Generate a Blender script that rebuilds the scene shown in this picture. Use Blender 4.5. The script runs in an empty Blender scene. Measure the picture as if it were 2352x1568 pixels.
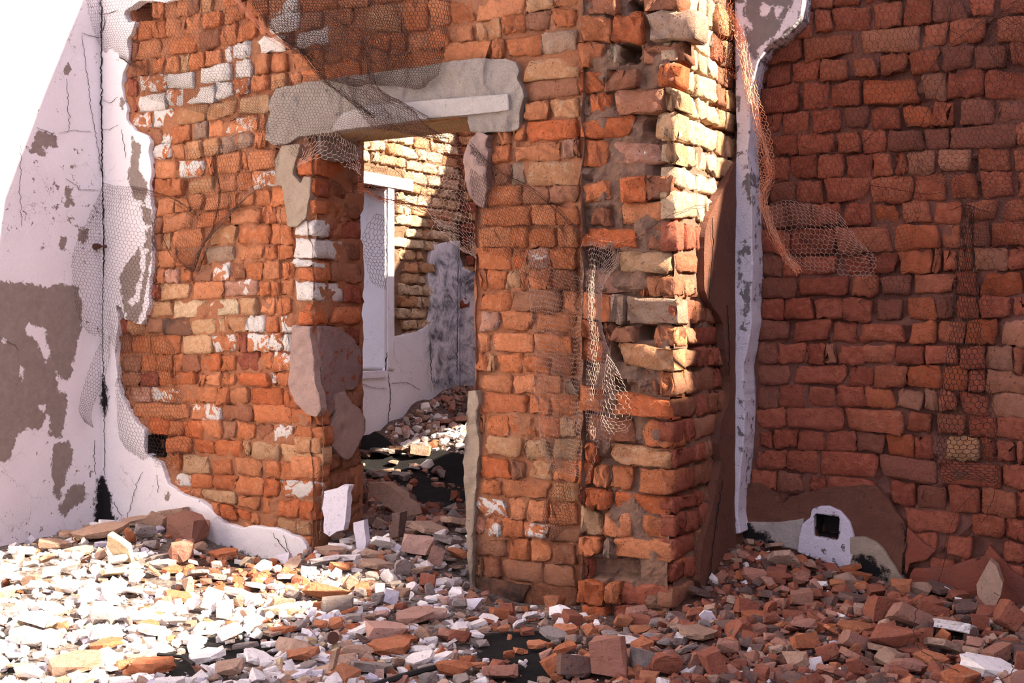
import bpy, bmesh, math, random
import numpy as np
from mathutils import Vector, Matrix, noise as mnoise

rng = np.random.default_rng(7)
random.seed(7)
C = bpy.context.scene.collection
scn = bpy.context.scene

# ------------------------------------------------------------------ camera
F = 2648.0
CAM = np.array([0.0, 0.0, 1.07])
YAW = math.radians(30.7)
PITCH = math.atan(39.0 / F)
cd = bpy.data.cameras.new('camera'); cam = bpy.data.objects.new('camera', cd); C.objects.link(cam)
cd.sensor_width = 36.0; cd.lens = F * 36.0 / 2352.0; cd.clip_start = 0.05; cd.clip_end = 200
cam.location = CAM; cam.rotation_euler = (math.pi / 2 - PITCH, 0, YAW)
scn.camera = cam
RM = np.array(cam.rotation_euler.to_matrix())

# ------------------------------------------------------------------ light
SUN_A, SUN_B = 1.40, 0.17            # per metre of drop: metres to the left, metres towards the camera
sl = bpy.data.lights.new('sun', 'SUN'); sun = bpy.data.objects.new('sun', sl); C.objects.link(sun)
sl.energy = 20.0; sl.angle = math.radians(0.6); sl.color = (1.0, 0.87, 0.70)
sdir = Vector((-SUN_A, -SUN_B, -1.0)).normalized()
sun.rotation_euler = sdir.to_track_quat('-Z', 'Y').to_euler()
sun.location = (8, 3, 8)
w = bpy.data.worlds.new('sky'); scn.world = w; w.use_nodes = True
wn = w.node_tree.nodes; wl = w.node_tree.links
bg = wn['Background']
sky = wn.new('ShaderNodeTexSky'); sky.sky_type = 'NISHITA'; sky.sun_disc = False
sky.sun_elevation = math.atan(1 / math.hypot(SUN_A, SUN_B)); sky.sun_rotation = math.radians(83)
hs = wn.new('ShaderNodeHueSaturation'); hs.inputs['Saturation'].default_value = 0.30
tn = wn.new('ShaderNodeMix'); tn.data_type = 'RGBA'; tn.blend_type = 'MULTIPLY'; tn.inputs[0].default_value = 1.0
tn.inputs[7].default_value = (1.0, 0.885, 1.0, 1)
wl.new(sky.outputs[0], hs.inputs['Color']); wl.new(hs.outputs[0], tn.inputs[6]); wl.new(tn.outputs[2], bg.inputs[0])
bg.inputs[1].default_value = 0.38
scn.view_settings.view_transform = 'Standard'; scn.view_settings.look = 'None'
scn.view_settings.gamma = 1.0; scn.view_settings.use_curve_mapping = False
scn.view_settings.exposure = 0.36

# ------------------------------------------------------------------ pixels to places
CR = {'3': (280, 0, 2.8), '4': (280, 500, 2.8), '5': (800, 0, 2.8), '6': (800, 500, 2.8), '7': (1250, 0, 2.8),
      '8': (1250, 500, 2.8), '9': (0, 1020, 2.8617), 'A': (560, 1020, 2.8617), 'B': (1060, 1020, 2.8617),
      'C': (1750, 0, 2.8007), 'D': (1750, 500, 2.8007), 'E': (1750, 1020, 2.862), 'P': (0, 0, 1.0)}

def topx(code, x, y):
    ox, oy, s = CR[code]
    return ox + x / s, oy + y / s

def ray(px, py):
    px = np.asarray(px, float); py = np.asarray(py, float)
    d = np.stack([(px - 1176) / F, (784 - py) / F, -np.ones_like(px)], -1)
    return d @ RM.T

class Plane:
    def __init__(s, ax, c):           # ax 'Y': faces -Y, a = X ; ax 'X': faces +X, a = Y
        s.ax = ax; s.c = c
    def un(s, px, py):
        d = ray(px, py)
        k = 1 if s.ax == 'Y' else 0
        t = (s.c - CAM[k]) / d[..., k]
        p = CAM + d * t[..., None]
        return np.stack([p[..., 0 if s.ax == 'Y' else 1], p[..., 2]], -1)
    def pt(s, a, z, off=0.0):
        a = np.asarray(a, float); z = np.asarray(z, float); off = np.asarray(off, float) + 0 * a
        if s.ax == 'Y': return np.stack([a, s.c - off, z], -1)
        return np.stack([s.c + off, a, z], -1)
PD = Plane('Y', 4.34); PP = Plane('Y', 3.95); PS = Plane('X', -1.654); PR = Plane('Y', 4.65); PR2 = Plane('Y', 4.53)
PL = Plane('X', -5.2); PJ = Plane('X', -3.69); PW = Plane('Y', 6.92); PB = Plane('Y', 7.92)
DOOR_X0, DOOR_X1, DOOR_Z = -3.69, -2.77, 2.0

def polypx(s):
    out = []
    for tok in s.split():
        a, b = tok.split(','); out.append((float(a), float(b)))
    return np.array(out)

# ------------------------------------------------------------------ noise and fields
def _hash(ix, iy, iz, seed):
    n = (ix * 374761393 + iy * 668265263 + iz * 2147483647 + seed * 974711).astype(np.int64)
    n = (n ^ (n >> 13)) * 1274126177
    n = n ^ (n >> 16)
    return (n & 0xffffff).astype(float) / 0xffffff
def vnoise(p, seed=0):
    i = np.floor(p).astype(np.int64); f = p - i; f = f * f * (3 - 2 * f)
    r = 0
    for dx in (0, 1):
        for dy in (0, 1):
            for dz in (0, 1):
                wgt = (f[..., 0] if dx else 1 - f[..., 0]) * (f[..., 1] if dy else 1 - f[..., 1]) * (f[..., 2] if dz else 1 - f[..., 2])
                r = r + wgt * _hash(i[..., 0] + dx, i[..., 1] + dy, i[..., 2] + dz, seed)
    return r * 2 - 1
def fbm(p, sc, oct=3, seed=0):
    r = 0; a = 1.0; t = 0
    for k in range(oct):
        r = r + a * vnoise(p * sc, seed + k * 17); t += a; a *= 0.5; sc *= 2.1
    return r / t
def fbm2(a, b, sc, oct=3, seed=0):
    return fbm(np.stack([a, b, 0 * a + 3.7], -1), sc, oct, seed)

def sdf(poly, a, z):
    """signed distance to a polygon, positive inside"""
    P = np.stack([a.ravel(), z.ravel()], -1)
    best = np.full(len(P), 1e9); ins = np.zeros(len(P), bool)
    n = len(poly)
    for i in range(n):
        A = poly[i]; B = poly[(i + 1) % n]; e = B - A
        L = max(e @ e, 1e-12)
        t = np.clip(((P - A) @ e) / L, 0, 1)
        d = P - A - t[:, None] * e
        best = np.minimum(best, (d * d).sum(1))
        c = ((A[1] > P[:, 1]) != (B[1] > P[:, 1]))
        xi = A[0] + (P[:, 1] - A[1]) / (B[1] - A[1] + 1e-15) * e[0]
        ins ^= c & (P[:, 0] < xi)
    d = np.sqrt(best); d[~ins] *= -1
    return d.reshape(a.shape)

# ------------------------------------------------------------------ materials
MATS = {}
def newmat(name):
    m = bpy.data.materials.new(name); m.use_nodes = True
    nt = m.node_tree; b = nt.nodes['Principled BSDF']
    b.inputs['Roughness'].default_value = 0.92
    b.inputs['Specular IOR Level'].default_value = 0.25
    MATS[name] = m
    return m, nt, b
def N(nt, t, **kw):
    n = nt.nodes.new(t)
    for k, v in kw.items():
        setattr(n, k, v)
    return n
def noise_node(nt, scale, detail=4, rough=0.6, vec=None, dist=0.0):
    n = N(nt, 'ShaderNodeTexNoise'); n.inputs['Scale'].default_value = scale
    n.inputs['Detail'].default_value = detail; n.inputs['Roughness'].default_value = rough
    n.inputs['Distortion'].default_value = dist
    if vec: nt.links.new(vec, n.inputs['Vector'])
    return n
def ramp(nt, src, stops):
    r = N(nt, 'ShaderNodeValToRGB'); nt.links.new(src, r.inputs[0])
    els = r.color_ramp.elements
    while len(els) < len(stops): els.new(0.5)
    for e, (p, c) in zip(els, stops):
        e.position = p; e.color = (c, c, c, 1) if not hasattr(c, '__len__') else (*c, 1)
    return r
def mix(nt, fac, a, b, mode='MIX'):
    m = N(nt, 'ShaderNodeMix', data_type='RGBA', blend_type=mode)
    for i, v in ((0, fac), (6, a), (7, b)):
        if isinstance(v, (int, float)): m.inputs[i].default_value = v
        elif isinstance(v, tuple): m.inputs[i].default_value = (*v, 1)
        else: nt.links.new(v, m.inputs[i])
    return m.outputs[2]
def mth(nt, op, a, b=None):
    m = N(nt, 'ShaderNodeMath', operation=op)
    for i, v in ((0, a), (1, b)):
        if v is None: continue
        if isinstance(v, (int, float)): m.inputs[i].default_value = v
        else: nt.links.new(v, m.inputs[i])
    return m.outputs[0]
def bump(nt, b, parts, strength=1.0):
    """parts: list of (height socket, metres)"""
    prev = None
    for h, dist in parts:
        bp = N(nt, 'ShaderNodeBump'); bp.inputs['Strength'].default_value = strength
        bp.inputs['Distance'].default_value = dist
        nt.links.new(h, bp.inputs['Height'])
        if prev: nt.links.new(prev, bp.inputs['Normal'])
        prev = bp.outputs[0]
    nt.links.new(prev, b.inputs['Normal'])
def rnd(nt):
    oi = N(nt, 'ShaderNodeObjectInfo'); g = N(nt, 'ShaderNodeNewGeometry')
    return mth(nt, 'FRACT', mth(nt, 'ADD', oi.outputs['Random'], g.outputs['Random Per Island']))

def stone_mat(name, c1, c2, c3=None, white=0.0, whitecol=(0.80, 0.74, 0.68), soot=0.0, rough_bump=1.0, dirt=(0.30, 0.16, 0.09), dirt_amt=0.35, valvar=0.30):
    m, nt, b = newmat(name)
    pos = N(nt, 'ShaderNodeNewGeometry').outputs['Position']
    big = noise_node(nt, 9, 3, 0.6, pos); fine = noise_node(nt, 130, 5, 0.75, pos); mid = noise_node(nt, 34, 4, 0.7, pos, 0.4)
    r = rnd(nt)
    f = mth(nt, 'ADD', mth(nt, 'MULTIPLY', big.outputs[0], 0.7), mth(nt, 'SUBTRACT', r, 0.35))
    col = mix(nt, ramp(nt, f, [(0.25, 0.0), (0.75, 1.0)]).outputs[0], c1, c2)
    if c3: col = mix(nt, ramp(nt, mid.outputs[0], [(0.50, 0.0), (0.68, 0.75)]).outputs[0], col, c3)
    col = mix(nt, mth(nt, 'MULTIPLY', ramp(nt, mid.outputs[0], [(0.38, 1.0), (0.52, 0.0)]).outputs[0], dirt_amt), col, dirt)
    # brightness per piece
    v = mth(nt, 'ADD', 1.0 - valvar / 2, mth(nt, 'MULTIPLY', mth(nt, 'FRACT', mth(nt, 'MULTIPLY', r, 7.31)), valvar))
    vv = mix(nt, 1.0, col, (1, 1, 1), 'MULTIPLY')
    hsn = N(nt, 'ShaderNodeHueSaturation'); nt.links.new(v, hsn.inputs['Value']); nt.links.new(vv, hsn.inputs['Color'])
    col = hsn.outputs[0]
    if white > 0:
        wnz = noise_node(nt, 16, 5, 0.65, pos, 0.6)
        t = 1.0 - white
        wf = ramp(nt, wnz.outputs[0], [(max(0.0, 0.28 + 0.38 * t), 0.0), (max(0.01, 0.28 + 0.38 * t) + 0.02, 1.0)]).outputs[0]
        col = mix(nt, wf, col, whitecol)
    if soot > 0:
        sn = noise_node(nt, 6, 4, 0.6, pos)
        col = mix(nt, ramp(nt, sn.outputs[0], [(0.60 - soot * 0.3, 0.0), (0.80 - soot * 0.3, 1.0)]).outputs[0], col, (0.035, 0.03, 0.028))
    vor = N(nt, 'ShaderNodeTexVoronoi'); vor.inputs['Scale'].default_value = 75; nt.links.new(pos, vor.inputs['Vector'])
    pit = ramp(nt, vor.outputs['Distance'], [(0.05, 0.0), (0.30, 1.0)]).outputs[0]
    pitf = ramp(nt, noise_node(nt, 22, 2, 0.5, pos).outputs[0], [(0.50, 1.0), (0.62, 0.0)]).outputs[0]
    if name.startswith('frag'): pitf = ramp(nt, noise_node(nt, 40, 3, 0.6, pos).outputs[0], [(0.60, 1.0), (0.68, 0.0)]).outputs[0] if False else mth(nt, 'MAXIMUM', pitf, ramp(nt, noise_node(nt, 60, 3, 0.7, pos).outputs[0], [(0.50, 1.0), (0.56, 0.0)]).outputs[0])
    pm = mth(nt, 'MAXIMUM', pit, pitf)
    col = mix(nt, mth(nt, 'MULTIPLY', mth(nt, 'SUBTRACT', 1.0, pm), 0.75), col, (0.14, 0.05, 0.03))
    nt.links.new(col, b.inputs['Base Color'])
    bump(nt, b, [(mid.outputs[0], 0.022 * rough_bump), (fine.outputs[0], 0.008 * rough_bump), (pm, 0.004)])
    return m

OR1, OR2, OR3 = (0.57, 0.175, 0.062), (0.63, 0.240, 0.105), (0.65, 0.30, 0.17)
stone_mat('brick_orange', OR1, OR2, OR3)
stone_mat('brick_tan', (0.56, 0.26, 0.12), (0.62, 0.36, 0.19), (0.60, 0.42, 0.27), dirt_amt=0.25)
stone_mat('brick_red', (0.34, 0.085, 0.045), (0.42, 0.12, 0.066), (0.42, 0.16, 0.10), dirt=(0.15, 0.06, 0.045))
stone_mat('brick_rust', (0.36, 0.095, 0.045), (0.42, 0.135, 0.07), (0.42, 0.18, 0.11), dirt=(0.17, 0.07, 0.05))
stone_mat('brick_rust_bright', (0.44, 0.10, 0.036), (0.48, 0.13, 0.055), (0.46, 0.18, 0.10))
stone_mat('brick_clay', (0.42, 0.17, 0.10), (0.46, 0.22, 0.14), (0.44, 0.22, 0.14))
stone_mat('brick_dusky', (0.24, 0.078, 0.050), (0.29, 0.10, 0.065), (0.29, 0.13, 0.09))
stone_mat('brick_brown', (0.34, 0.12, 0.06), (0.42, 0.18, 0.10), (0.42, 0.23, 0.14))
stone_mat('brick_bright', (0.58, 0.140, 0.042), (0.62, 0.195, 0.075), (0.62, 0.25, 0.13))
stone_mat('brick_white_patchy', OR1, OR2, OR3, white=0.45)
stone_mat('brick_whitewashed', (0.60, 0.30, 0.18), (0.66, 0.40, 0.26), (0.7, 0.5, 0.38), white=0.95)
stone_mat('brick_grey', (0.36, 0.22, 0.15), (0.43, 0.28, 0.19), (0.44, 0.32, 0.24))
stone_mat('brick_pink', (0.50, 0.20, 0.12), (0.56, 0.28, 0.19), (0.58, 0.36, 0.27), white=0.12)
stone_mat('brick_burnt', (0.22, 0.10, 0.06), (0.30, 0.13, 0.08), (0.30, 0.18, 0.12), soot=0.38)
stone_mat('brick_pale_and_sunlit', (0.66, 0.44, 0.26), (0.74, 0.55, 0.36), (0.76, 0.62, 0.46))  # bright tan brick, made paler to paint sunlight on the pier side
BM = {'o': 'brick_orange', 't': 'brick_tan', 'r': 'brick_red', 'd': 'brick_brown', 'O': 'brick_bright', 'w': 'brick_white_patchy',
      'W': 'brick_whitewashed', 'g': 'brick_grey', 'p': 'brick_pink', 'k': 'brick_burnt', 'T': 'brick_pale_and_sunlit', '1': 'brick_rust', '2': 'brick_rust_bright', '3': 'brick_clay', '4': 'brick_dusky'}

def mortar_mat(name, c1, c2, c3):
    m, nt, b = newmat(name)
    pos = N(nt, 'ShaderNodeNewGeometry').outputs['Position']
    n1 = noise_node(nt, 7, 4, 0.6, pos); n2 = noise_node(nt, 55, 6, 0.8, pos, 0.5); n3 = noise_node(nt, 260, 3, 0.7, pos)
    col = mix(nt, ramp(nt, n1.outputs[0], [(0.35, 0.0), (0.65, 1.0)]).outputs[0], c1, c2)
    col = mix(nt, ramp(nt, n2.outputs[0], [(0.45, 0.0), (0.65, 1.0)]).outputs[0], col, c3)
    nt.links.new(col, b.inputs['Base Color'])
    bump(nt, b, [(n2.outputs[0], 0.018), (n3.outputs[0], 0.004)])
    return m
mortar_mat('mortar_orange', (0.54, 0.215, 0.10), (0.52, 0.25, 0.135), (0.46, 0.17, 0.085))
mortar_mat('mortar_grey', (0.33, 0.20, 0.14), (0.38, 0.20, 0.12), (0.24, 0.15, 0.11))
mortar_mat('mortar_red', (0.28, 0.12, 0.085), (0.31, 0.115, 0.07), (0.22, 0.115, 0.10))
mortar_mat('mortar_brown', (0.34, 0.20, 0.12), (0.30, 0.17, 0.10), (0.22, 0.12, 0.07))

def plaster_mat(name, base, base2, under=(0.27, 0.215, 0.185), under2=(0.21, 0.165, 0.14), speck=0.0, mould=0.0, bumps=1.0, grey=0.0):
    m, nt, b = newmat(name)
    pos = N(nt, 'ShaderNodeNewGeometry').outputs['Position']
    n1 = noise_node(nt, 3.0, 4, 0.6, pos); n2 = noise_node(nt, 26, 6, 0.75, pos, 0.3); n3 = noise_node(nt, 160, 4, 0.7, pos)
    col = mix(nt, ramp(nt, n1.outputs[0], [(0.3, 0.0), (0.7, 1.0)]).outputs[0], base, base2)
    col = mix(nt, ramp(nt, n3.outputs[0], [(0.30, 0.25), (0.45, 0.0)]).outputs[0], col, under)
    pe = N(nt, 'ShaderNodeAttribute', attribute_name='peel').outputs['Fac']
    so = N(nt, 'ShaderNodeAttribute', attribute_name='soot').outputs['Fac']
    jag = mth(nt, 'MULTIPLY', mth(nt, 'SUBTRACT', noise_node(nt, 24, 6, 0.7, pos, 0.3).outputs[0], 0.5), 0.10)
    pf = ramp(nt, mth(nt, 'ADD', 0.5, mth(nt, 'ADD', pe, jag)), [(0.499, 0.0), (0.503, 1.0)]).outputs[0]
    if speck:
        sp = noise_node(nt, 22, 5, 0.72, pos, 0.2)
        area = noise_node(nt, 2.2, 3, 0.5, pos)
        s = mth(nt, 'ADD', sp.outputs[0], mth(nt, 'MULTIPLY', area.outputs[0], 0.30))
        pf = mth(nt, 'MAXIMUM', pf, ramp(nt, s, [(0.865 - speck, 0.0), (0.872 - speck, 1.0)]).outputs[0])
    ucol = mix(nt, ramp(nt, n2.outputs[0], [(0.35, 0.0), (0.65, 1.0)]).outputs[0], under, under2)
    ck = N(nt, 'ShaderNodeTexVoronoi', feature='DISTANCE_TO_EDGE'); ck.inputs['Scale'].default_value = 5.0
    wp = N(nt, 'ShaderNodeVectorMath', operation='ADD'); nt.links.new(pos, wp.inputs[0])
    wsc = N(nt, 'ShaderNodeVectorMath', operation='SCALE'); nt.links.new(noise_node(nt, 9, 4, 0.7, pos).outputs[1], wsc.inputs[0]); wsc.inputs['Scale'].default_value = 0.12
    nt.links.new(wsc.outputs[0], wp.inputs[1]); nt.links.new(wp.outputs[0], ck.inputs['Vector'])
    craze = ramp(nt, ck.outputs['Distance'], [(0.0, 1.0), (0.006, 0.0)]).outputs[0]
    craze = mth(nt, 'MULTIPLY', craze, ramp(nt, n1.outputs[0], [(0.45, 0.0), (0.6, 0.8)]).outputs[0])
    col = mix(nt, pf, col, ucol)
    col = mix(nt, craze, col, (0.16, 0.12, 0.11))
    if mould:
        mo = noise_node(nt, 7, 8, 0.78, pos, 0.5)
        mp = N(nt, 'ShaderNodeAttribute', attribute_name='mould').outputs['Fac']
        mf = mth(nt, 'MULTIPLY', ramp(nt, mo.outputs[0], [(0.42, 0.0), (0.62, 1.0)]).outputs[0], mp)
        col = mix(nt, mth(nt, 'MULTIPLY', mf, mould), col, (0.06, 0.06, 0.075))
    sj = mth(nt, 'MULTIPLY', mth(nt, 'SUBTRACT', noise_node(nt, 30, 5, 0.75, pos, 0.3).outputs[0], 0.5), 0.12)
    sf = ramp(nt, mth(nt, 'ADD', 0.5, mth(nt, 'ADD', so, sj)), [(0.492, 0.0), (0.512, 1.0)]).outputs[0]
    col = mix(nt, sf, col, (0.012, 0.010, 0.010))
    nt.links.new(col, b.inputs['Base Color'])
    inv = mth(nt, 'SUBTRACT', 1.0, pf)
    bump(nt, b, [(n2.outputs[0], 0.004 * bumps), (n3.outputs[0], 0.0012 * bumps), (inv, 0.0015)])
    return m
plaster_mat('plaster_white', (0.74, 0.69, 0.70), (0.69, 0.64, 0.65), speck=0.058)
plaster_mat('plaster_white_corner', (0.74, 0.69, 0.69), (0.70, 0.65, 0.66), speck=0.0)
plaster_mat('plaster_grey', (0.48, 0.42, 0.38), (0.40, 0.35, 0.32), bumps=4.0)
plaster_mat('plaster_cream', (0.50, 0.40, 0.30), (0.38, 0.29, 0.21), speck=0.03, bumps=5.0)
plaster_mat('plaster_pink', (0.50, 0.34, 0.28), (0.42, 0.29, 0.25), bumps=5.0)
plaster_mat('plaster_strip', (0.66, 0.64, 0.70), (0.60, 0.57, 0.64), under=(0.16, 0.155, 0.16), under2=(0.20, 0.18, 0.18), speck=0.11, bumps=2.0)
plaster_mat('plaster_brick_stained', (0.27, 0.11, 0.065), (0.17, 0.075, 0.055), under=(0.13, 0.07, 0.055), under2=(0.19, 0.09, 0.065), speck=0.10, bumps=8)
plaster_mat('plaster_red_stained', (0.27, 0.065, 0.032), (0.18, 0.065, 0.045), bumps=2.5)
plaster_mat('plaster_inner', (0.70, 0.68, 0.72), (0.64, 0.61, 0.63), mould=0.95, speck=0.0, bumps=1.5)
plaster_mat('plaster_lintel', (0.58, 0.50, 0.43), (0.48, 0.41, 0.35), under=(0.42, 0.34, 0.29), speck=0.06, bumps=9.0)
plaster_mat('concrete_beam', (0.58, 0.53, 0.49), (0.50, 0.45, 0.41), speck=0.03, bumps=4)
plaster_mat('vent_plaster', (0.62, 0.57, 0.64), (0.56, 0.52, 0.58), under=(0.13, 0.11, 0.12), under2=(0.18, 0.15, 0.15), speck=0.10, bumps=2.0)
stone_mat('frag_white', (0.68, 0.63, 0.60), (0.76, 0.73, 0.71), (0.70, 0.60, 0.53), dirt=(0.45, 0.30, 0.22), dirt_amt=0.25, rough_bump=0.35)
stone_mat('frag_lavender', (0.52, 0.49, 0.56), (0.60, 0.57, 0.63), (0.56, 0.52, 0.55), dirt=(0.42, 0.36, 0.36), dirt_amt=0.3, rough_bump=0.3)
plaster_mat('plaster_jamb', (0.36, 0.24, 0.21), (0.30, 0.20, 0.18), under=(0.40, 0.09, 0.04), under2=(0.33, 0.08, 0.04), speck=0.12, bumps=5.0)
stone_mat('frag_grey', (0.24, 0.20, 0.18), (0.33, 0.29, 0.27), (0.36, 0.28, 0.23), rough_bump=0.7)
stone_mat('frag_tan', (0.42, 0.27, 0.19), (0.50, 0.34, 0.25), (0.48, 0.28, 0.19), rough_bump=0.8)
stone_mat('frag_pink', (0.33, 0.15, 0.105), (0.40, 0.21, 0.155), (0.37, 0.17, 0.12), rough_bump=0.6)
stone_mat('frag_pinkpale', (0.42, 0.24, 0.19), (0.50, 0.32, 0.26), (0.46, 0.26, 0.19), rough_bump=0.6)
stone_mat('frag_orange', (0.50, 0.15, 0.06), (0.56, 0.21, 0.10), (0.52, 0.26, 0.15), rough_bump=0.9)
stone_mat('frag_red', (0.24, 0.070, 0.042), (0.30, 0.095, 0.056), (0.29, 0.13, 0.085), rough_bump=0.6)
stone_mat('frag_dark', (0.10, 0.062, 0.055), (0.15, 0.09, 0.075), (0.17, 0.11, 0.095), rough_bump=0.5)
stone_mat('frag_yellow', (0.66, 0.50, 0.30), (0.70, 0.58, 0.38), (0.66, 0.45, 0.25), rough_bump=0.7)
FM = {'W': 'frag_white', 'L': 'frag_lavender', 'G': 'frag_grey', 'T': 'frag_tan', 'P': 'frag_pink', 'O': 'frag_orange', 'R': 'frag_red', 'D': 'frag_dark', 'Y': 'frag_yellow', 'B': 'frag_pink', 'Q': 'frag_pinkpale'}

def plain(name, c, rough=0.8, metal=0.0):
    m, nt, b = newmat(name); b.inputs['Base Color'].default_value = (*c, 1)
    b.inputs['Roughness'].default_value = rough; b.inputs['Metallic'].default_value = metal
    return m
def wire_mat(name, c1, c2):
    m, nt, b = newmat(name)
    pos = N(nt, 'ShaderNodeNewGeometry').outputs['Position']
    n = noise_node(nt, 12, 3, 0.6, pos)
    nt.links.new(mix(nt, ramp(nt, n.outputs[0], [(0.4, 0.0), (0.6, 1.0)]).outputs[0], c1, c2), b.inputs['Base Color'])
    b.inputs['Roughness'].default_value = 0.7; b.inputs['Metallic'].default_value = 0.3
wire_mat('wire_dark', (0.035, 0.018, 0.014), (0.075, 0.030, 0.020))
wire_mat('wire_rust', (0.20, 0.055, 0.025), (0.30, 0.10, 0.05))
wire_mat('wire_pale', (0.34, 0.25, 0.20), (0.42, 0.31, 0.25))
wire_mat('wire_orange', (0.62, 0.24, 0.13), (0.55, 0.28, 0.17))
plain('crack_black', (0.012, 0.010, 0.010), 1.0)
plain('charred', (0.02, 0.017, 0.016), 0.9)  # burnt sticks, and the painted shade in the square holes
plain('rusty_iron', (0.10, 0.045, 0.030), 0.7, 0.4)
plain('timber_yellow', (0.40, 0.28, 0.13), 0.8)

def ground_mat():
    m, nt, b = newmat('dirt_ground')
    pos = N(nt, 'ShaderNodeNewGeometry').outputs['Position']
    n1 = noise_node(nt, 2.5, 4, 0.6, pos); n2 = noise_node(nt, 45, 6, 0.8, pos); n3 = noise_node(nt, 200, 3, 0.7, pos)
    red = N(nt, 'ShaderNodeAttribute', attribute_name='red').outputs['Fac']
    ash = N(nt, 'ShaderNodeAttribute', attribute_name='ash').outputs['Fac']
    pale = mix(nt, ramp(nt, n2.outputs[0], [(0.4, 0.0), (0.62, 1.0)]).outputs[0], (0.12, 0.085, 0.07), (0.42, 0.34, 0.29))
    rd = mix(nt, ramp(nt, n2.outputs[0], [(0.4, 0.0), (0.62, 1.0)]).outputs[0], (0.07, 0.035, 0.028), (0.22, 0.095, 0.06))
    col = mix(nt, red, pale, rd)
    sj = mth(nt, 'MULTIPLY', mth(nt, 'SUBTRACT', noise_node(nt, 18, 6, 0.8, pos, 0.3).outputs[0], 0.5), 0.5)
    af = ramp(nt, mth(nt, 'ADD', 0.5, mth(nt, 'ADD', ash, sj)), [(0.48, 0.0), (0.54, 1.0)]).outputs[0]
    cr = ramp(nt, n3.outputs[0], [(0.5, 0.0), (0.7, 1.0)]).outputs[0]
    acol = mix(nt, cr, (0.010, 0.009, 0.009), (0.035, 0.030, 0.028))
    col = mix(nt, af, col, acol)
    nt.links.new(col, b.inputs['Base Color'])
    bump(nt, b, [(n2.outputs[0], 0.02), (n3.outputs[0], 0.006)])
ground_mat()

# ------------------------------------------------------------------ object helpers
def mesh_obj(name, V, Fc, mat, parent=None, smooth=False, origin=None, attrs=None, props=None):
    V = np.asarray(V, float)
    if origin is None:
        origin = V.mean(0) if parent is None or True else np.zeros(3)
    me = bpy.data.meshes.new(name)
    me.from_pydata((V - origin).tolist(), [], [list(map(int, f)) for f in Fc])
    me.materials.append(MATS[mat])
    if smooth: me.polygons.foreach_set('use_smooth', [True] * len(me.polygons))
    if attrs:
        for k, v in attrs.items():
            at = me.attributes.new(k, 'FLOAT', 'POINT'); at.data.foreach_set('value', np.asarray(v, np.float32))
    o = bpy.data.objects.new(name, me); C.objects.link(o)
    o.location = origin
    if parent is not None:
        o.parent = parent
        o.location = Vector(origin) - parent.location
    if props:
        for k, v in props.items(): o[k] = v
    return o
def boxes(lst):
    V = []; Fc = []
    for (x0, x1, y0, y1, z0, z1) in lst:
        b = len(V)
        V += [(x0, y0, z0), (x1, y0, z0), (x1, y1, z0), (x0, y1, z0), (x0, y0, z1), (x1, y0, z1), (x1, y1, z1), (x0, y1, z1)]
        Fc += [[b, b + 3, b + 2, b + 1], [b + 4, b + 5, b + 6, b + 7], [b, b + 1, b + 5, b + 4], [b + 1, b + 2, b + 6, b + 5], [b + 2, b + 3, b + 7, b + 6], [b + 3, b, b + 4, b + 7]]
    return V, Fc
class Acc:
    def __init__(s): s.V = []; s.F = []; s.n = 0
    def add(s, V, Fc):
        V = np.asarray(V); s.V.append(V); s.F += [[i + s.n for i in f] for f in Fc]; s.n += len(V)
    def out(s): return np.concatenate(s.V), s.F

def tag(o, label=None, cat=None, group=None, kind=None):
    for k, v in (('label', label), ('category', cat), ('group', group), ('kind', kind)):
        if v: o[k] = v
    return o

def sheet(plane, a0, a1, z0, z1, cell, recess, amp, cuts=(), pockets=(), seed=0, wash=0.026):
    """rough mortar face; cuts and pockets are polygons in plane coordinates"""
    na = int((a1 - a0) / cell) + 1; nz = int((z1 - z0) / cell) + 1
    A, Z = np.meshgrid(np.linspace(a0, a1, na), np.linspace(z0, z1, nz))
    off = -recess + fbm2(A, Z, 14, 4, seed) * amp + fbm2(A, Z, 3, 2, seed + 5) * amp * 0.5
    off = off - wash * np.clip((fbm2(A, Z, 7, 3, seed + 71) - 0.08) / 0.14, 0, 1)      # joints that have washed out
    keep = np.ones((nz - 1, na - 1), bool)
    for poly in cuts:
        s = sdf(poly, A, Z)
        k = s > 0
        keep &= ~(k[:-1, :-1] & k[1:, :-1] & k[:-1, 1:] & k[1:, 1:])
    for poly, dep in pockets:
        s = sdf(poly, A, Z) + fbm2(A, Z, 30, 2, 9) * 0.008
        off = off - dep * np.clip((s + 0.002) / 0.010, 0, 1)
    V = plane.pt(A, Z, off).reshape(-1, 3)
    idx = np.arange(nz * na).reshape(nz, na)
    q = np.stack([idx[:-1, :-1], idx[:-1, 1:], idx[1:, 1:], idx[1:, :-1]], -1)[keep]
    return V, q.tolist()

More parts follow.
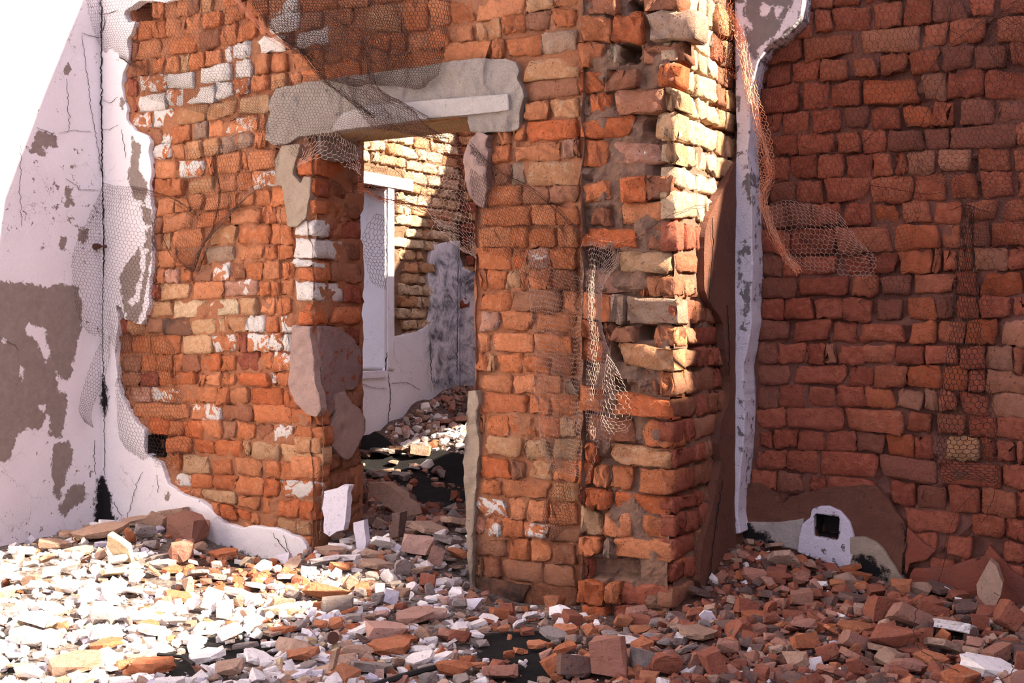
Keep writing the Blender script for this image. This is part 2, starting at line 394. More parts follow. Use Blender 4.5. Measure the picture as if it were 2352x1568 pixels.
def slab(name, plane, outer, mat, parent, off=0.01, thick=0.03, cell=0.014, holes=(), attrs=None, jit=0.008, amp=0.002, label=None, px=True, jscale=22, seed=1, lift=None):
    """plaster layer with a ragged broken edge, real thickness; outer = pixel polygon(s) or plane polygon"""
    cv = (lambda p: plane.un(p[:, 0], p[:, 1])) if px else (lambda p: p)
    P = cv(outer); H = [cv(h) for h in holes]
    a0, z0 = P.min(0) - 3 * cell; a1, z1 = P.max(0) + 3 * cell
    na = int((a1 - a0) / cell) + 2; nz = int((z1 - z0) / cell) + 2
    A, Z = np.meshgrid(np.linspace(a0, a1, na), np.linspace(z0, z1, nz))
    s = sdf(P, A, Z)
    for h in H: s = np.minimum(s, -sdf(h, A, Z))
    s = s + fbm2(A, Z, jscale, 3, seed + 31) * jit
    gz, ga = np.gradient(s, Z[1, 0] - Z[0, 0], A[0, 1] - A[0, 0])
    gl = np.maximum(np.sqrt(ga * ga + gz * gz), 0.3)
    ins = s > 0
    keep = ins[:-1, :-1] | ins[1:, :-1] | ins[:-1, 1:] | ins[1:, 1:]
    mv = (s < 0) & (s > -2.5 * cell)
    A2 = A + np.where(mv, -s * ga / gl ** 2, 0); Z2 = Z + np.where(mv, -s * gz / gl ** 2, 0)
    o = off + fbm2(A, Z, 9, 3, seed + 3) * amp
    if lift is not None: o = o + lift(A, Z, s)
    V = plane.pt(A2, Z2, o).reshape(-1, 3)
    idx = np.arange(nz * na).reshape(nz, na)
    q = np.stack([idx[:-1, :-1], idx[:-1, 1:], idx[1:, 1:], idx[1:, :-1]], -1)[keep]
    used = np.unique(q); remap = -np.ones(nz * na, int); remap[used] = np.arange(len(used))
    q = remap[q]; V = V[used]
    # rim
    e = np.concatenate([q[:, [0, 1]], q[:, [1, 2]], q[:, [2, 3]], q[:, [3, 0]]])
    key = {tuple(x) for x in e.tolist()}
    rim = [(a, b) for a, b in key if (b, a) not in key]
    rv = sorted({a for r in rim for a in r}); rm = {v: i + len(V) for i, v in enumerate(rv)}
    nrm = np.array([0, 1, 0]) if plane.ax == 'Y' else np.array([-1, 0, 0])
    jb = rng.uniform(-0.3, 0.1, (len(rv), 1)) * 0.0
    back = V[rv] + nrm * thick
    faces = q.tolist() + [[b, a, rm[a], rm[b]] for a, b in rim]
    at = {}
    for k in ('peel', 'soot'): at[k] = np.full(nz * na, -1.0)
    if attrs:
        for k, polys in attrs.items():
            val = np.full(A.shape, -1.0)
            for p in polys:
                if isinstance(p, tuple): val = np.minimum(val, -sdf(cv(p[1]), A, Z))       # ('-', poly) island that stays painted
                else: val = np.maximum(val, sdf(cv(p), A, Z))
            if k == 'mould': val = np.clip(0.5 + val * 8, 0, 1)
            at[k] = val.ravel()
    at = {k: np.concatenate([v[used], v[used][rv]]) for k, v in at.items()}
    ob = mesh_obj(name, np.concatenate([V, back]), faces, mat, parent, attrs=at)
    ob.data.polygons.foreach_set('use_smooth', [True] * len(q) + [False] * len(rim))
    if label: ob['label'] = label
    return ob

NX, NZ = 6, 4
def brick_geo(plane, q, off, depth, rounding=0.008, rough=0.004, chip=True):
    """q: 4 plane points tl,tr,br,bl. returns verts, faces"""
    q = np.array(q, float)
    c = q.mean(0); q = q + rng.normal(0, 0.0035, q.shape)
    if chip:
        for k in range(4):
            if rng.random() < 0.30: q[k] += (c - q[k]) * rng.uniform(0.06, 0.26)
    us = np.linspace(0, 1, NX + 1); vs = np.linspace(0, 1, NZ + 1)
    wdt = np.linalg.norm(q[1] - q[0]); hgt = np.linalg.norm(q[3] - q[0])
    ru = min(0.3, 0.007 / max(wdt, 1e-3)); rv = min(0.3, 0.008 / max(hgt, 1e-3))
    us = np.concatenate([[0], np.linspace(ru, 1 - ru, NX - 1), [1]]); vs = np.concatenate([[0], np.linspace(rv, 1 - rv, NZ - 1), [1]])
    U, W = np.meshgrid(us, vs)
    p = ((1 - U) * (1 - W))[..., None] * q[0] + (U * (1 - W))[..., None] * q[1] + (U * W)[..., None] * q[2] + ((1 - U) * W)[..., None] * q[3]
    edge = (U == 0) | (U == 1) | (W == 0) | (W == 1)
    corner = ((U == 0) | (U == 1)) & ((W == 0) | (W == 1))
    p = p + rng.normal(0, 1, p.shape) * np.where(edge, 0.0030, 0.006)[..., None]
    p = np.where(corner[..., None], p + (c - p) * 0.07, p)
    o = off + rng.normal(0, rough, U.shape) - np.where(edge, rounding * rng.uniform(0.3, 1.3, U.shape), 0) - np.where(corner, rounding * 0.5, 0)
    tilt = rng.normal(0, 0.007); o = o + tilt * (U - 0.5) + rng.normal(0, 0.006) * (W - 0.5)
    V = plane.pt(p[..., 0], p[..., 1], o).reshape(-1, 3)
    n = NX + 1; idx = np.arange(len(V)).reshape(NZ + 1, n)
    Fc = [[idx[j, i], idx[j + 1, i], idx[j + 1, i + 1], idx[j, i + 1]] for j in range(NZ) for i in range(NX)]
    ring = list(idx[0, :]) + list(idx[1:, -1]) + list(idx[-1, :-1][::-1]) + list(idx[1:-1, 0][::-1])
    nrm = np.array([0, 1, 0]) if plane.ax == 'Y' else np.array([-1, 0, 0])
    pr = p.reshape(-1, 2)[ring]
    B = plane.pt(pr[:, 0], pr[:, 1], off - depth)
    b0 = len(V); m = len(ring)
    for k in range(m):
        k2 = (k + 1) % m
        Fc.append([ring[k], ring[k2], b0 + k2, b0 + k])
    if plane.ax == 'X': Fc = [f[::-1] for f in Fc] if False else Fc
    return np.concatenate([V, B]), Fc

def lin(xs, ys):
    xs = np.array(xs, float); ys = np.array(ys, float)
    def f(x):
        x = float(x)
        if len(xs) == 1: return ys[0]
        if x <= xs[0]: return ys[0] + (x - xs[0]) * max(-0.25, min(0.25, (ys[1] - ys[0]) / (xs[1] - xs[0])))
        if x >= xs[-1]: return ys[-1] + (x - xs[-1]) * max(-0.25, min(0.25, (ys[-1] - ys[-2]) / (xs[-1] - xs[-2])))
        return float(np.interp(x, xs, ys))
    return f

def parse_rows(txt):
    """line: code ; x,y x,y (bottom line) ; x0-x1c x0-x1c"""
    rows = []
    for ln in txt.strip().splitlines():
        a = [s.strip() for s in ln.split(';')]
        pts = []
        for t in a[1].split():
            code = a[0]
            if ':' in t: code, t = t.split(':')
            x, y = t.split(','); pts.append(topx(code, float(x), float(y)))
        pts.sort()
        base = lin([p[0] for p in pts], [p[1] for p in pts])
        br = []
        if len(a) > 2:
            code = a[0]
            for t in a[2].split():
                if t.endswith(':'): code = t[:-1]; continue
                col = t[-1]; x0, x1 = t[:-1].split('_')
                br.append((topx(code, float(x0), 0)[0], topx(code, float(x1), 0)[0], col))
        rows.append((base, br))
    return rows

class Wall:
    """collects bricks of one wall; the 300 that show largest become parts, the rest one stuff part"""
    def __init__(s, parent): s.items = []; s.parent = parent
    def add(s, V, Fc, col, area): s.items.append((area, V, Fc, col))
    def done(s, limit=298):
        s.items.sort(key=lambda t: -t[0])
        for area, V, Fc, col in s.items[:limit]:
            o = mesh_obj('brick', V, Fc, BM[col], s.parent, smooth=True)
            mark(o)
        rest = {}
        for area, V, Fc, col in s.items[limit:]: rest.setdefault(BM[col], []).append((V, Fc))
        if rest:
            V0 = []; F0 = []; mi = []; n = 0; mats = list(rest)
            for k, m in enumerate(mats):
                for V, Fc in rest[m]:
                    V0.append(V); F0 += [[i + n for i in f] for f in Fc]; mi += [k] * len(Fc); n += len(V)
            o = mesh_obj('small_bricks', np.concatenate(V0), F0, mats[0], s.parent, smooth=True)
            for m in mats[1:]: o.data.materials.append(MATS[m])
            o.data.polygons.foreach_set('material_index', mi)
            o['kind'] = 'stuff'
def mark(o):
    # sharp rim between face and sides keeps the arris readable
    pass

def lay_rows(wall, plane, txt, off=(0.0, 0.008), depth=0.07, gap=0.0008, subst=None, rough=0.0048, skip=()):
    rows = parse_rows(txt)
    for k in range(1, len(rows)):
        top = rows[k - 1][0]; bot, br = rows[k]
        for (x0, x1, col) in br:
            if col == '-': continue
            cx = (x0 + x1) / 2
            pts = [(x0, top(x0)), (x1, top(x1)), (x1, bot(x1)), (x0, bot(x0))]
            if pts[2][1] - pts[1][1] < 10 or pts[3][1] - pts[0][1] < 10:
                pts[0] = (x0, bot(x0) - 38); pts[1] = (x1, bot(x1) - 38)
            q = plane.un(np.array([p[0] for p in pts]), np.array([p[1] for p in pts]))
            c = q.mean(0)
            dirs = np.sign(q - c)
            q = q - dirs * np.array([gap, gap + rng.uniform(0, 0.0025)])
            if subst: col = subst(cx, (pts[0][1] + pts[2][1]) / 2, col)
            if col is None: continue
            o = rng.uniform(*off)
            V, Fc = brick_geo(plane, q, o, depth, rough=rough)
            wall.add(V, Fc, col, (x1 - x0) * (pts[3][1] - pts[0][1]))

def auto_rows(wall, plane, a0, a1, z0, z1, cols, h=0.088, off=(0, 0.008), depth=0.07, blen=0.21, area=0.0, keep=None, rough=0.004):
    z = z0; k = 0
    while z < z1:
        hh = h * rng.uniform(0.93, 1.07)
        a = a0 - rng.uniform(0, 0.1); header = k % 2
        while a < a1:
            L = (blen if (rng.random() < 0.45) else blen * 0.5) * rng.uniform(0.9, 1.1)
            b0 = max(a, a0); b1 = min(a + L, a1)
            if b1 - b0 > 0.04:
                g = 0.006
                q = [(b0 + g, z + hh - g), (b1 - g, z + hh - g), (b1 - g, z + g), (b0 + g, z + g)]
                if plane.ax == 'X' and False: q = q
                cc = ((b0 + b1) / 2, z + hh / 2)
                if keep is None or keep(*cc):
                    V, Fc = brick_geo(plane, q, rng.uniform(*off), depth, rough=rough)
                    wall.add(V, Fc, cols[int(rng.integers(len(cols)))], area + (b1 - b0) * hh * 1000)
            a += L
        z += hh; k += 1

def rectpx(plane, x0, y0, x1, y1):
    return plane.un(np.array([x0, x1, x1, x0], float), np.array([y0, y0, y1, y1], float))

# ================================================================== SETTING: walls
TOPZ = 3.15
# --- left wall (plane X = -5.2, courtyard side), white plaster over masonry
V, Fc = boxes([(-5.50, -5.235, -1.0, 4.9, -0.3, 3.4)])
wall_left = mesh_obj('wall_left', V, Fc, 'mortar_orange', props={'kind': 'structure'})
peelL = [polypx(s) for s in (
    "-40,640 0,645 80,650 105,660 140,650 180,655 190,700 188,750 175,800 165,850 155,900 150,960 140,1010 130,1005 100,990 60,985 40,1000 20,1060 -40,1060",
    "125,1020 160,1010 168,1040 165,1060 150,1100 138,1150 120,1130 118,1050", "160,1118 195,1110 198,1150 170,1165 150,1185 135,1180 140,1160",
    "85,298 125,308 132,335 100,340 110,362 68,350", "150,428 165,432 168,470 150,472", "158,140 164,160 150,178 145,165",
    "133,543 155,543 152,575 138,572", "178,523 203,528 196,562 180,556", "100,560 103,575 95,572")]
peelL += [('-', polypx(s)) for s in ("58,742 107,755 105,780 122,815 105,832 95,800 75,770 60,770", "25,1060 45,1010 70,1020 95,1040 90,1060 40,1080", "42,840 55,845 52,872 45,865",
                                     "128,850 140,868 158,880 160,905 138,900", "80,925 105,930 102,945 88,938", "0,775 15,780 12,788 0,785", "100,955 115,955 118,1000 98,1005")]
sootL = [polypx("214,1205 224,1100 240,1082 260,1100 280,1205"), polypx("231,930 236,870 246,858 262,905 255,960 240,940")]
Lpoly = np.array([(-1.0, -0.25), (4.345, -0.25), (4.345, 3.4), (-1.0, 3.4)])
PLs = Plane('X', -5.2)
def conv(polys, plane):
    out = []
    for p in polys:
        if isinstance(p, tuple): out.append(('-', plane.un(p[1][:, 0], p[1][:, 1])))
        else: out.append(plane.un(p[:, 0], p[:, 1]))
    return out
slab('plaster', PL, np.array([(1.2, -0.25), (4.345, -0.25), (4.345, 3.4), (1.2, 3.4)]), 'plaster_white', wall_left, off=0.0, thick=0.04, cell=0.016, px=False, jit=0.0,
     attrs={'peel': conv(peelL, PL), 'soot': conv(sootL, PL)}, amp=0.004, label='white painted plaster peeling off in brown-grey patches')
slab('plaster', PL, np.array([(-1.0, -0.25), (1.2, -0.25), (1.2, 3.4), (-1.0, 3.4)]), 'plaster_white', wall_left, off=0.0, thick=0.04, cell=0.05, px=False, jit=0.0, amp=0.004)

# --- back wall with the doorway (plane Y = 4.34)
V, Fc = boxes([(-5.5, DOOR_X0 - 0.02, 4.50, 4.70, -0.3, TOPZ), (DOOR_X1 + 0.02, -1.7, 4.50, 4.70, -0.3, TOPZ), (DOOR_X0 - 0.05, DOOR_X1 + 0.05, 4.50, 4.70, DOOR_Z + 0.18, TOPZ),
               (-5.5, DOOR_X0 - 0.02, 4.37, 4.52, TOPZ - 0.03, TOPZ), (-5.5, -1.7, 4.37, 4.52, TOPZ - 0.03, TOPZ)])
A1 = Acc(); A1.add(V, Fc)
doorcut = np.array([(DOOR_X0, -1), (DOOR_X1, -1), (DOOR_X1, DOOR_Z), (DOOR_X0, DOOR_Z)])
pocketsD = [(rectpx(PD, 340, 990, 381, 1048), 0.11), (rectpx(PD, 305, -10, 352, 48), 0.10), (rectpx(PD, 575, -40, 622, 12), 0.09)]
V, Fc = sheet(PD, -5.25, -1.66, -0.2, TOPZ, 0.015, 0.006, 0.015, cuts=[doorcut], pockets=pocketsD, seed=3, wash=0.012)
A1.add(V, Fc)
V, Fc = sheet(PJ, 4.32, 4.72, -0.2, DOOR_Z + 0.03, 0.016, 0.004, 0.014, seed=8); A1.add(V, Fc)
# right jamb, faces the other way; top of the opening
zz = np.linspace(-0.2, DOOR_Z + 0.02, 90); yy = np.linspace(4.33, 4.72, 16)
Yg, Zg = np.meshgrid(yy, zz); Xg = DOOR_X1 + 0.012 + fbm2(Yg, Zg, 14, 3, 77) * 0.012
idx = np.arange(Yg.size).reshape(Yg.shape)
A1.add(np.stack([Xg, Yg, Zg], -1).reshape(-1, 3), np.stack([idx[:-1, :-1], idx[1:, :-1], idx[1:, 1:], idx[:-1, 1:]], -1).reshape(-1, 4).tolist())
V, Fc = A1.out()
wall_back = mesh_obj('wall_back', V, Fc, 'mortar_orange', smooth=False, origin=np.array([-3.2, 4.5, 0]), props={'kind': 'structure'})

ROWS_L = """
3 ; 100,20 560,-45 1000,-130
3 ; 200,125 400,112 560,75 660,60 800,0 1000,-60 ; 60_185- 190_270o 275_355d 360_430o 432_500d 503_580t 600_650- 655_800o 805_950o
3 ; 200,250 380,238 450,200 600,188 700,158 900,100 1150,70 1600,35 ; 20_98o 100_190o 195_275o 290_385o 400_510o 520_640o 668_800o 805_940o 945_1140w 1150_1390o 1400_1600o 5: 150_355o 370_520o 525_660o
3 ; 150,385 400,350 600,320 800,270 950,212 1250,185 1450,150 1656,220 1856,200 2060,185 ; 30_98d 100_250o 290_480o 500_640d 650_740o 745_865o 872_925o 945_1140W 1150_1300d 1305_1480o 5: 105_350t 370_520o 525_660o
3 ; 150,490 400,460 600,420 800,372 900,345 1100,322 1300,300 1500,250 1656,350 1956,320 ; 40_95d 100_170o 180_275o 290_370o 375_430t 440_530o 535_640o 655_705W 720_830W 870_1050W 1055_1100d 1105_1330W 5: 0_100o 105_260o 265_370o 375_520o 525_655o
3 ; 200,600 400,566 600,535 780,500 900,478 1060,462 1300,420 1560,380 1656,480 1900,450 ; 40_100r 110_285w 295_475W 500_705W 720_830W 855_945o 955_1070o 1085_1300o 5: -40_95o 105_258o 262_400o 405_620o
3 ; 60,735 200,720 400,680 600,655 760,620 900,592 1060,570 1200,545 1560,500 ; 35_100r 110_285W 295_395w 400_600W 610_720W 725_815w 820_940o 950_1062t 1075_1150o 1155_1300o 1305_1550o
3 ; 100,835 300,825 400,790 600,770 750,740 950,728 ; 60_190w 200_330W 355_550t 555_740t 755_950t
3 ; 250,930 400,915 500,893 600,880 750,850 930,835 ; 170_255d 260_330w 335_450o 455_550g 555_660o 668_870w 882_930o
3 ; 250,1035 450,1025 600,1005 750,965 930,955 ; 200_315w 320_410o 415_520t 525_625t 632_740g 745_850g 860_930o
3 ; 250,1150 450,1155 600,1130 800,1100 960,1090 ; 150_215d 220_350o 365_545w 550_595o 600_760o 765_805o 810_1000o
3 ; 250,1265 450,1260 600,1240 800,1230 1000,1205 ; 160_212r 215_312o 316_400o 410_600t 605_740o 745_830o 840_1030w
3 ; 250,1390 450,1360 700,1345 900,1325 1050,1320 ; 160_228d 232_335o 340_430o 435_522o 526_690o 694_740o 745_856o 860_962o 968_1075o 1080_1150o
3 ; 300,1495 450,1470 700,1445 1050,1440 ; 170_265d 268_468o 472_690o 695_912o 918_986o 990_1110o
4 ; 300,205 450,200 650,172 900,170 1100,175 ; 170_258d 262_318t 325_515o 530_738t 744_950o 962_1112o
4 ; 300,320 450,310 650,290 850,275 1100,275 ; 170_232d 236_342o 346_540o 548_735g 744_918o 922_1000o 1004_1112o
4 ; 250,420 500,410 800,400 1100,400 ; 160_222d 226_276o 280_372p 385_460o 465_575d 580_690w 698_788d 794_908o 913_1024o 1030_1115o
4 ; 250,530 450,528 700,515 900,505 1100,505 ; 130_200d 204_246r 250_448t 454_658o 664_870p 875_960o 964_1020o 1024_1112o
4 ; 200,645 400,645 700,630 1090,630 ; 100_180d 186_330t 333_536T 542_748T 755_865t 870_988o 998_1092o
4 ; 100,755 400,755 600,750 850,740 1080,745 ; -10_40r 46_140t 164_260d 264_442k 446_620t 624_682t 690_802t 805_922W 926_1016o 1020_1095w
4 ; 100,880 400,880 700,868 1090,865 ; -20_60d 64_182o 190_372o 384_576t 580_738w 741_802r 806_950w 954_1032w 1038_1092W
4 ; 150,988 400,990 700,990 1100,990 ; 0_120d 124_216o 220_322o 326_396o 400_510d 514_632O 638_742o 746_872r 876_972o 976_1098w
4 ; 100,1082 400,1085 700,1085 1000,1090 ; 0_125d 128_236r 240_326o 329_488O 490_534o 536_636o 640_736o 740_952O 956_1002w 1006_1104O
4 ; 100,1182 400,1190 700,1195 1000,1210 ; 10_50d 54_182p 184_388w 392_482o 485_602o 604_690o 694_812o 832_1034O 1038_1140O
4 ; 100,1285 400,1300 700,1305 1000,1320 1300,1340 ; 20_65d 68_262o 266_445o 450_632w 645_852d 855_1085O 1088_1285O
4 ; 200,1390 500,1415 850,1430 1300,1460 ; 60_170- 176_302O 306_402o 405_520O 524_644o 648_736d 740_858o 862_968d 972_1110w 1115_1305o
4 ; 300,1500 600,1530 900,1555 1300,1600 ; 165_290- 296_452O 456_602O 606_772O 774_832t 834_1008t 1012_1298t
9 ; 1200,190 1400,200 1600,205 2103,252 ; 960_1098- 1108_1196o 1200_1392t 1396_1530o 1534_1720o A: 143_242o 245_505o
9 ; 1250,285 1500,300 1603,332 1803,350 2083,375 ; 1105_1255w 1260_1398O 1400_1552O 1556_1728o A: 130_246O 250_492w
9 ; 1250,340 1500,400 1603,425 1803,478 2053,505 ; 1150_1254O 1258_1330o 1334_1548t 1552_1718o A: 118_212o 216_360O 362_482O
A ; -280,470 0,510 100,530 300,585 450,600 ; 9: 1380_1446o 1448_1562O 1564_1642O A: 42_100o 104_208o 212_350t 354_445t
A ; -280,560 0,600 300,670 450,690 ; 0_150o 155_300o 305_440o
"""
ROWS_RT = """
5 ; 600,10 830,-10 1300,-30
5 ; 650,160 800,150 1000,110 1300,60 1480,45 ; 665_828o 834_1132o 1142_1320t 1325_1490o
5 ; 650,280 800,270 1000,245 1200,215 1400,190 1480,185 ; 664_808o 814_822- 828_980t 985_1142o 1150_1312d 1318_1482o
5 ; 650,415 900,390 1100,375 1350,340 1470,330 ; 630_930o 934_1006o 1010_1244o 1248_1472g
5 ; 1100,530 1200,512 1480,482 ; 1120_1485t
5 ; 1160,650 1300,640 1470,625 ; 1150_1475d
5 ; 1000,800 1150,785 1300,775 1470,765 ; 1130_1292o 1300_1480t
5 ; 900,940 1050,925 1200,910 1480,885 ; 955_1045o 1055_1145o 1150_1482O
5 ; 900,1060 1050,1045 1370,1035 1480,1020 ; 925_1040o 1045_1366o 1370_1462p 1465_1490d
5 ; 830,1205 1000,1200 1150,1190 1500,1190 ; 925_1040d 1048_1150g 1156_1490t
5 ; 830,1330 950,1330 1200,1310 1500,1320 ; 900_1116o 1120_1294d 1300_1490d
5 ; 830,1460 900,1455 1200,1455 1480,1450 ; 870_1165o 1170_1330o 1336_1482o
6 ; 850,195 1470,195 ; 830_1042o 1048_1155o 1160_1345o 1350_1475o
6 ; 850,335 1460,330 ; 828_1052o 1056_1152O 1158_1300p 1305_1462o
6 ; 850,475 1100,460 1470,475 ; 832_886o 890_1012o 1015_1112t 1116_1158o 1162_1306o 1310_1472d
6 ; 850,595 1470,610 ; 834_1052o 1056_1372d 1378_1472o
6 ; 850,725 1470,750 ; 852_972p 975_1190o 1198_1472o
6 ; 850,862 1470,882 ; 838_922o 926_1198o 1202_1465o
6 ; 850,990 1100,1000 1460,1025 ; 834_898o 901_962t 965_1122o 1126_1300o 1305_1465d
6 ; 870,1115 1200,1140 1470,1145 ; 850_1054o 1058_1212o 1215_1372o 1395_1480g
6 ; 880,1255 1150,1260 1470,1285 ; 868_1155O 1160_1300o 1305_1472o
6 ; 880,1400 1200,1415 1470,1420 ; 836_880o 884_1038o 1042_1206o 1210_1362O 1366_1482t
6 ; 880,1530 1180,1560 1480,1560 ; 890_1130t 1142_1300t 1304_1482t
B ; 130,215 350,225 500,240 760,250 ; 124_328O 336_432d 438_598t 600_762o
B ; 120,335 400,365 760,385 ; 128_272o 278_584o 588_762t
B ; 100,475 350,500 550,520 760,535 ; 88_312w 316_424o 428_572o 575_765o
B ; 100,590 400,620 770,650 ; 94_166p 170_256w 278_408O 410_590w 594_778d
B ; 100,735 350,770 750,800 ; 90_312d 315_440o 445_600o 604_758d
B ; 120,870 400,915 750,940 ; 100_140d 144_250d 258_538d 540_756d
B ; 120,1030 400,1050 770,1070 ; 100_452k 456_772d
"""
ROWS_P = """
7 ; 230,-60 880,-80
7 ; 280,108 460,105 650,80 880,70 ; 262_468d 475_560- 650_885d
7 ; 250,268 480,285 700,272 890,258 ; 246_434o 440_652O 660_1000g
7 ; 240,450 420,425 610,430 880,400 ; 232_384o 388_476T 610_895d
7 ; 240,605 500,580 850,562 ; 226_392O 396_604d 740_868O
7 ; 230,745 420,745 770,735 870,712 ; 222_288g 292_418O 470_776d 780_880t
7 ; 240,900 600,900 850,903 ; 230_578O 722_862t
7 ; 260,1070 500,1062 790,1058 870,1060 ; 252_412O 442_792p 795_870t
7 ; 250,1175 500,1145 840,1125 ;
7 ; 260,1312 500,1300 840,1285 ; 252_428o 500_662O 664_838d
7 ; 280,1452 600,1450 840,1440 ; 284_424d 498_846o
8 ; 260,198 600,200 830,215 ; 256_604O 650_822d
8 ; 260,330 500,350 840,370 ; 440_496g 498_838t
8 ; 300,482 600,500 820,520 ; 298_606p 608_662O 664_824o
8 ; 250,645 520,680 860,690 ; 250_432O 438_522g 528_862g
8 ; 250,770 500,800 840,832 ; 258_372O 376_442d 446_594d 690_845o
8 ; 250,930 500,965 840,985 ; 228_392O 396_476- 480_842t
8 ; 250,1080 500,1110 830,1160 ; 520_632- 640_742d 748_834o
8 ; 240,1252 500,1270 840,1303 ; 230_388o 470_842O
8 ; 240,1432 500,1450 800,1482 ; 300_602d 630_842O
B ; 780,112 1000,140 1380,172 ; 8: 245_346O 430_815t B: 1100_1385o
B ; 755,258 1000,300 1385,335 ; 756_846O 850_958o 962_1112o 1168_1388o
B ; 790,408 1000,440 1370,460 ; 778_806r 830_972O 1006_1368O
B ; 790,592 1000,610 1380,630 ; 784_926t 930_1116o 1178_1388o
B ; 790,730 1000,745 1390,765 ; 784_938O 943_1002g 1008_1396o
B ; 790,882 1180,905 1400,930 ; 790_850r 1188_1410O
B ; 790,1050 1100,1065 1380,1070 ; 774_936O 948_1050o 1054_1380r
B ; 790,1170 1100,1180 1380,1185 ; 800_960O 965_1180r
"""
ROWS_R = """
C ; 200,-80 1686,-120
C ; 300,60 600,55 800,0 1000,-20 1686,-40 ; 280_460o 465_640o 645_760r 765_905r 910_1090r 1100_1335r 1340_1500r 1510_1700r
C ; 200,240 600,195 800,185 1000,160 1200,130 1500,110 1686,90 ; 60_180r 185_330r 335_458r 462_706r 720_905o 910_1092o 1100_1325d 1335_1502r 1515_1710r
C ; 100,415 400,375 700,350 1000,330 1200,300 1500,280 1686,270 ; 10_252r 272_630o 635_1018p 1030_1200o 1204_1452o 1480_1710o
C ; 50,550 450,525 700,502 1000,480 1300,450 1600,430 ; -40_26r 30_186r 190_372r 380_556o 562_748o 756_942o 948_1148o 1160_1368d 1374_1580d 1588_1720r
C ; 100,728 500,690 800,680 1100,655 1400,632 1686,650 ; -30_226r 258_428r 432_628r 636_1018O 1026_1190t 1194_1438r 1444_1720r
C ; 100,870 500,845 800,836 1100,820 1500,795 1686,785 ; -40_16r 20_130r 134_306r 322_512r 518_698d 704_898r 904_1098O 1106_1245o 1288_1496d 1500_1720d
C ; 200,1005 600,985 900,976 1200,965 1600,950 ; -20_56r 60_226r 232_468r 476_632o 636_798r 802_1042d 1046_1200d 1212_1642d 1646_1720o
C ; 100,1165 500,1142 800,1136 1100,1122 1350,1110 1650,1100 ; -20_56g 60_172r 176_352r 354_534r 538_708r 712_850o 855_924o 928_1124t 1136_1338t 1388_1612o 1618_1720o
C ; 100,1315 400,1305 900,1300 1200,1290 1600,1275 ; -30_52g 58_212g 214_398r 410_708r 712_968o 972_1182o 1206_1394o 1398_1626r 1650_1730o
C ; 100,1470 500,1456 900,1442 1200,1432 1686,1420 ; -20_156g 160_328g 332_512r 516_704r 708_892O 896_1084o 1094_1292o 1298_1514o 1546_1720o
D ; 100,246 500,242 840,226 900,198 1200,195 1686,185 ; -30_182r 186_458r 462_844o 852_1144O 1148_1296o 1300_1472d 1486_1720o
D ; 100,382 500,370 900,356 1250,350 1650,330 ; -20_126g 130_242r 248_504r 508_694r 698_884r 888_1088O 1090_1152o 1155_1254o 1262_1364o 1368_1574t 1578_1720r
D ; 100,520 500,506 800,515 1100,492 1600,500 ; -20_214g 218_574r 582_752o 756_962d 974_1246o 1250_1392r 1396_1682O
D ; 100,655 500,655 800,680 1100,660 1500,650 ; -10_142r 156_328r 346_528r 528_714r 718_916d 918_1118O 1122_1234d 1238_1398r 1402_1606r 1612_1720r
D ; 100,805 450,805 900,815 1400,820 ; -30_182g 198_454r 456_622r 624_942o 952_1132O 1134_1306o 1310_1508O 1538_1720t
D ; 100,945 450,945 1000,945 1400,955 1600,1000 ; -30_104g 108_280r 284_400r 402_480p 484_662r 664_860o 868_1048r 1054_1260r 1264_1432r 1436_1612t 1615_1720o
D ; 100,1076 500,1082 1000,1096 1300,1120 1686,1130 ; -30_176g 184_546r 549_730r 732_928o 929_1152O 1155_1314O 1318_1440r 1448_1720t
D ; 100,1226 500,1216 900,1236 1200,1260 1686,1292 ; -30_102g 104_272r 290_472r 484_668r 672_862O 864_1036t 1038_1132t 1135_1252o 1260_1474r 1478_1720t
D ; 100,1360 500,1366 900,1386 1300,1410 1686,1436 ; -40_152r 156_524r 538_914o 928_1112o 1114_1312o 1324_1504r 1508_1720r
D ; 100,1490 500,1502 900,1536 1400,1572 1686,1590 ; -30_76r 80_232r 234_406r 414_600r 602_786o 790_978O 984_1105o 1196_1402T 1406_1505r 1512_1632r 1648_1720r
E ; 50,170 300,192 700,226 1100,262 1400,285 1650,305 ; -50_162r 166_372r 384_762r 764_1152o 1164_1575r 1588_1730r
E ; 100,305 270,322 600,305 900,412 1200,432 1600,478 ; -80_102r 108_278r 312_428r 434_752r 846_1008r 1022_1222d 1228_1434r 1448_1668o 1686_1740r
E ; 600,470 950,575 1300,592 1700,642 ; 928_1316o 1378_1598o 1604_1740r
E ; 900,700 1300,752 1700,787 ; 960_1150r 1192_1382r 1588_1740r
E ; 900,850 1300,900 1700,950 ; 1100_1290r 1300_1500r 1510_1740r
"""
wb = Wall(wall_back)
def keepD(x, y, c): return c
lay_rows(wb, PD, ROWS_L, off=(-0.004, 0.010))
lay_rows(wb, PD, ROWS_RT, off=(-0.002, 0.014))
# bricks above the picture and hidden behind the left plaster
zt = PD.un(np.array([1000.]), np.array([-25.]))[0, 1]
auto_rows(wb, PD, -5.2, -2.04, 2.90, TOPZ - 0.01, 'ooott', area=-5000)
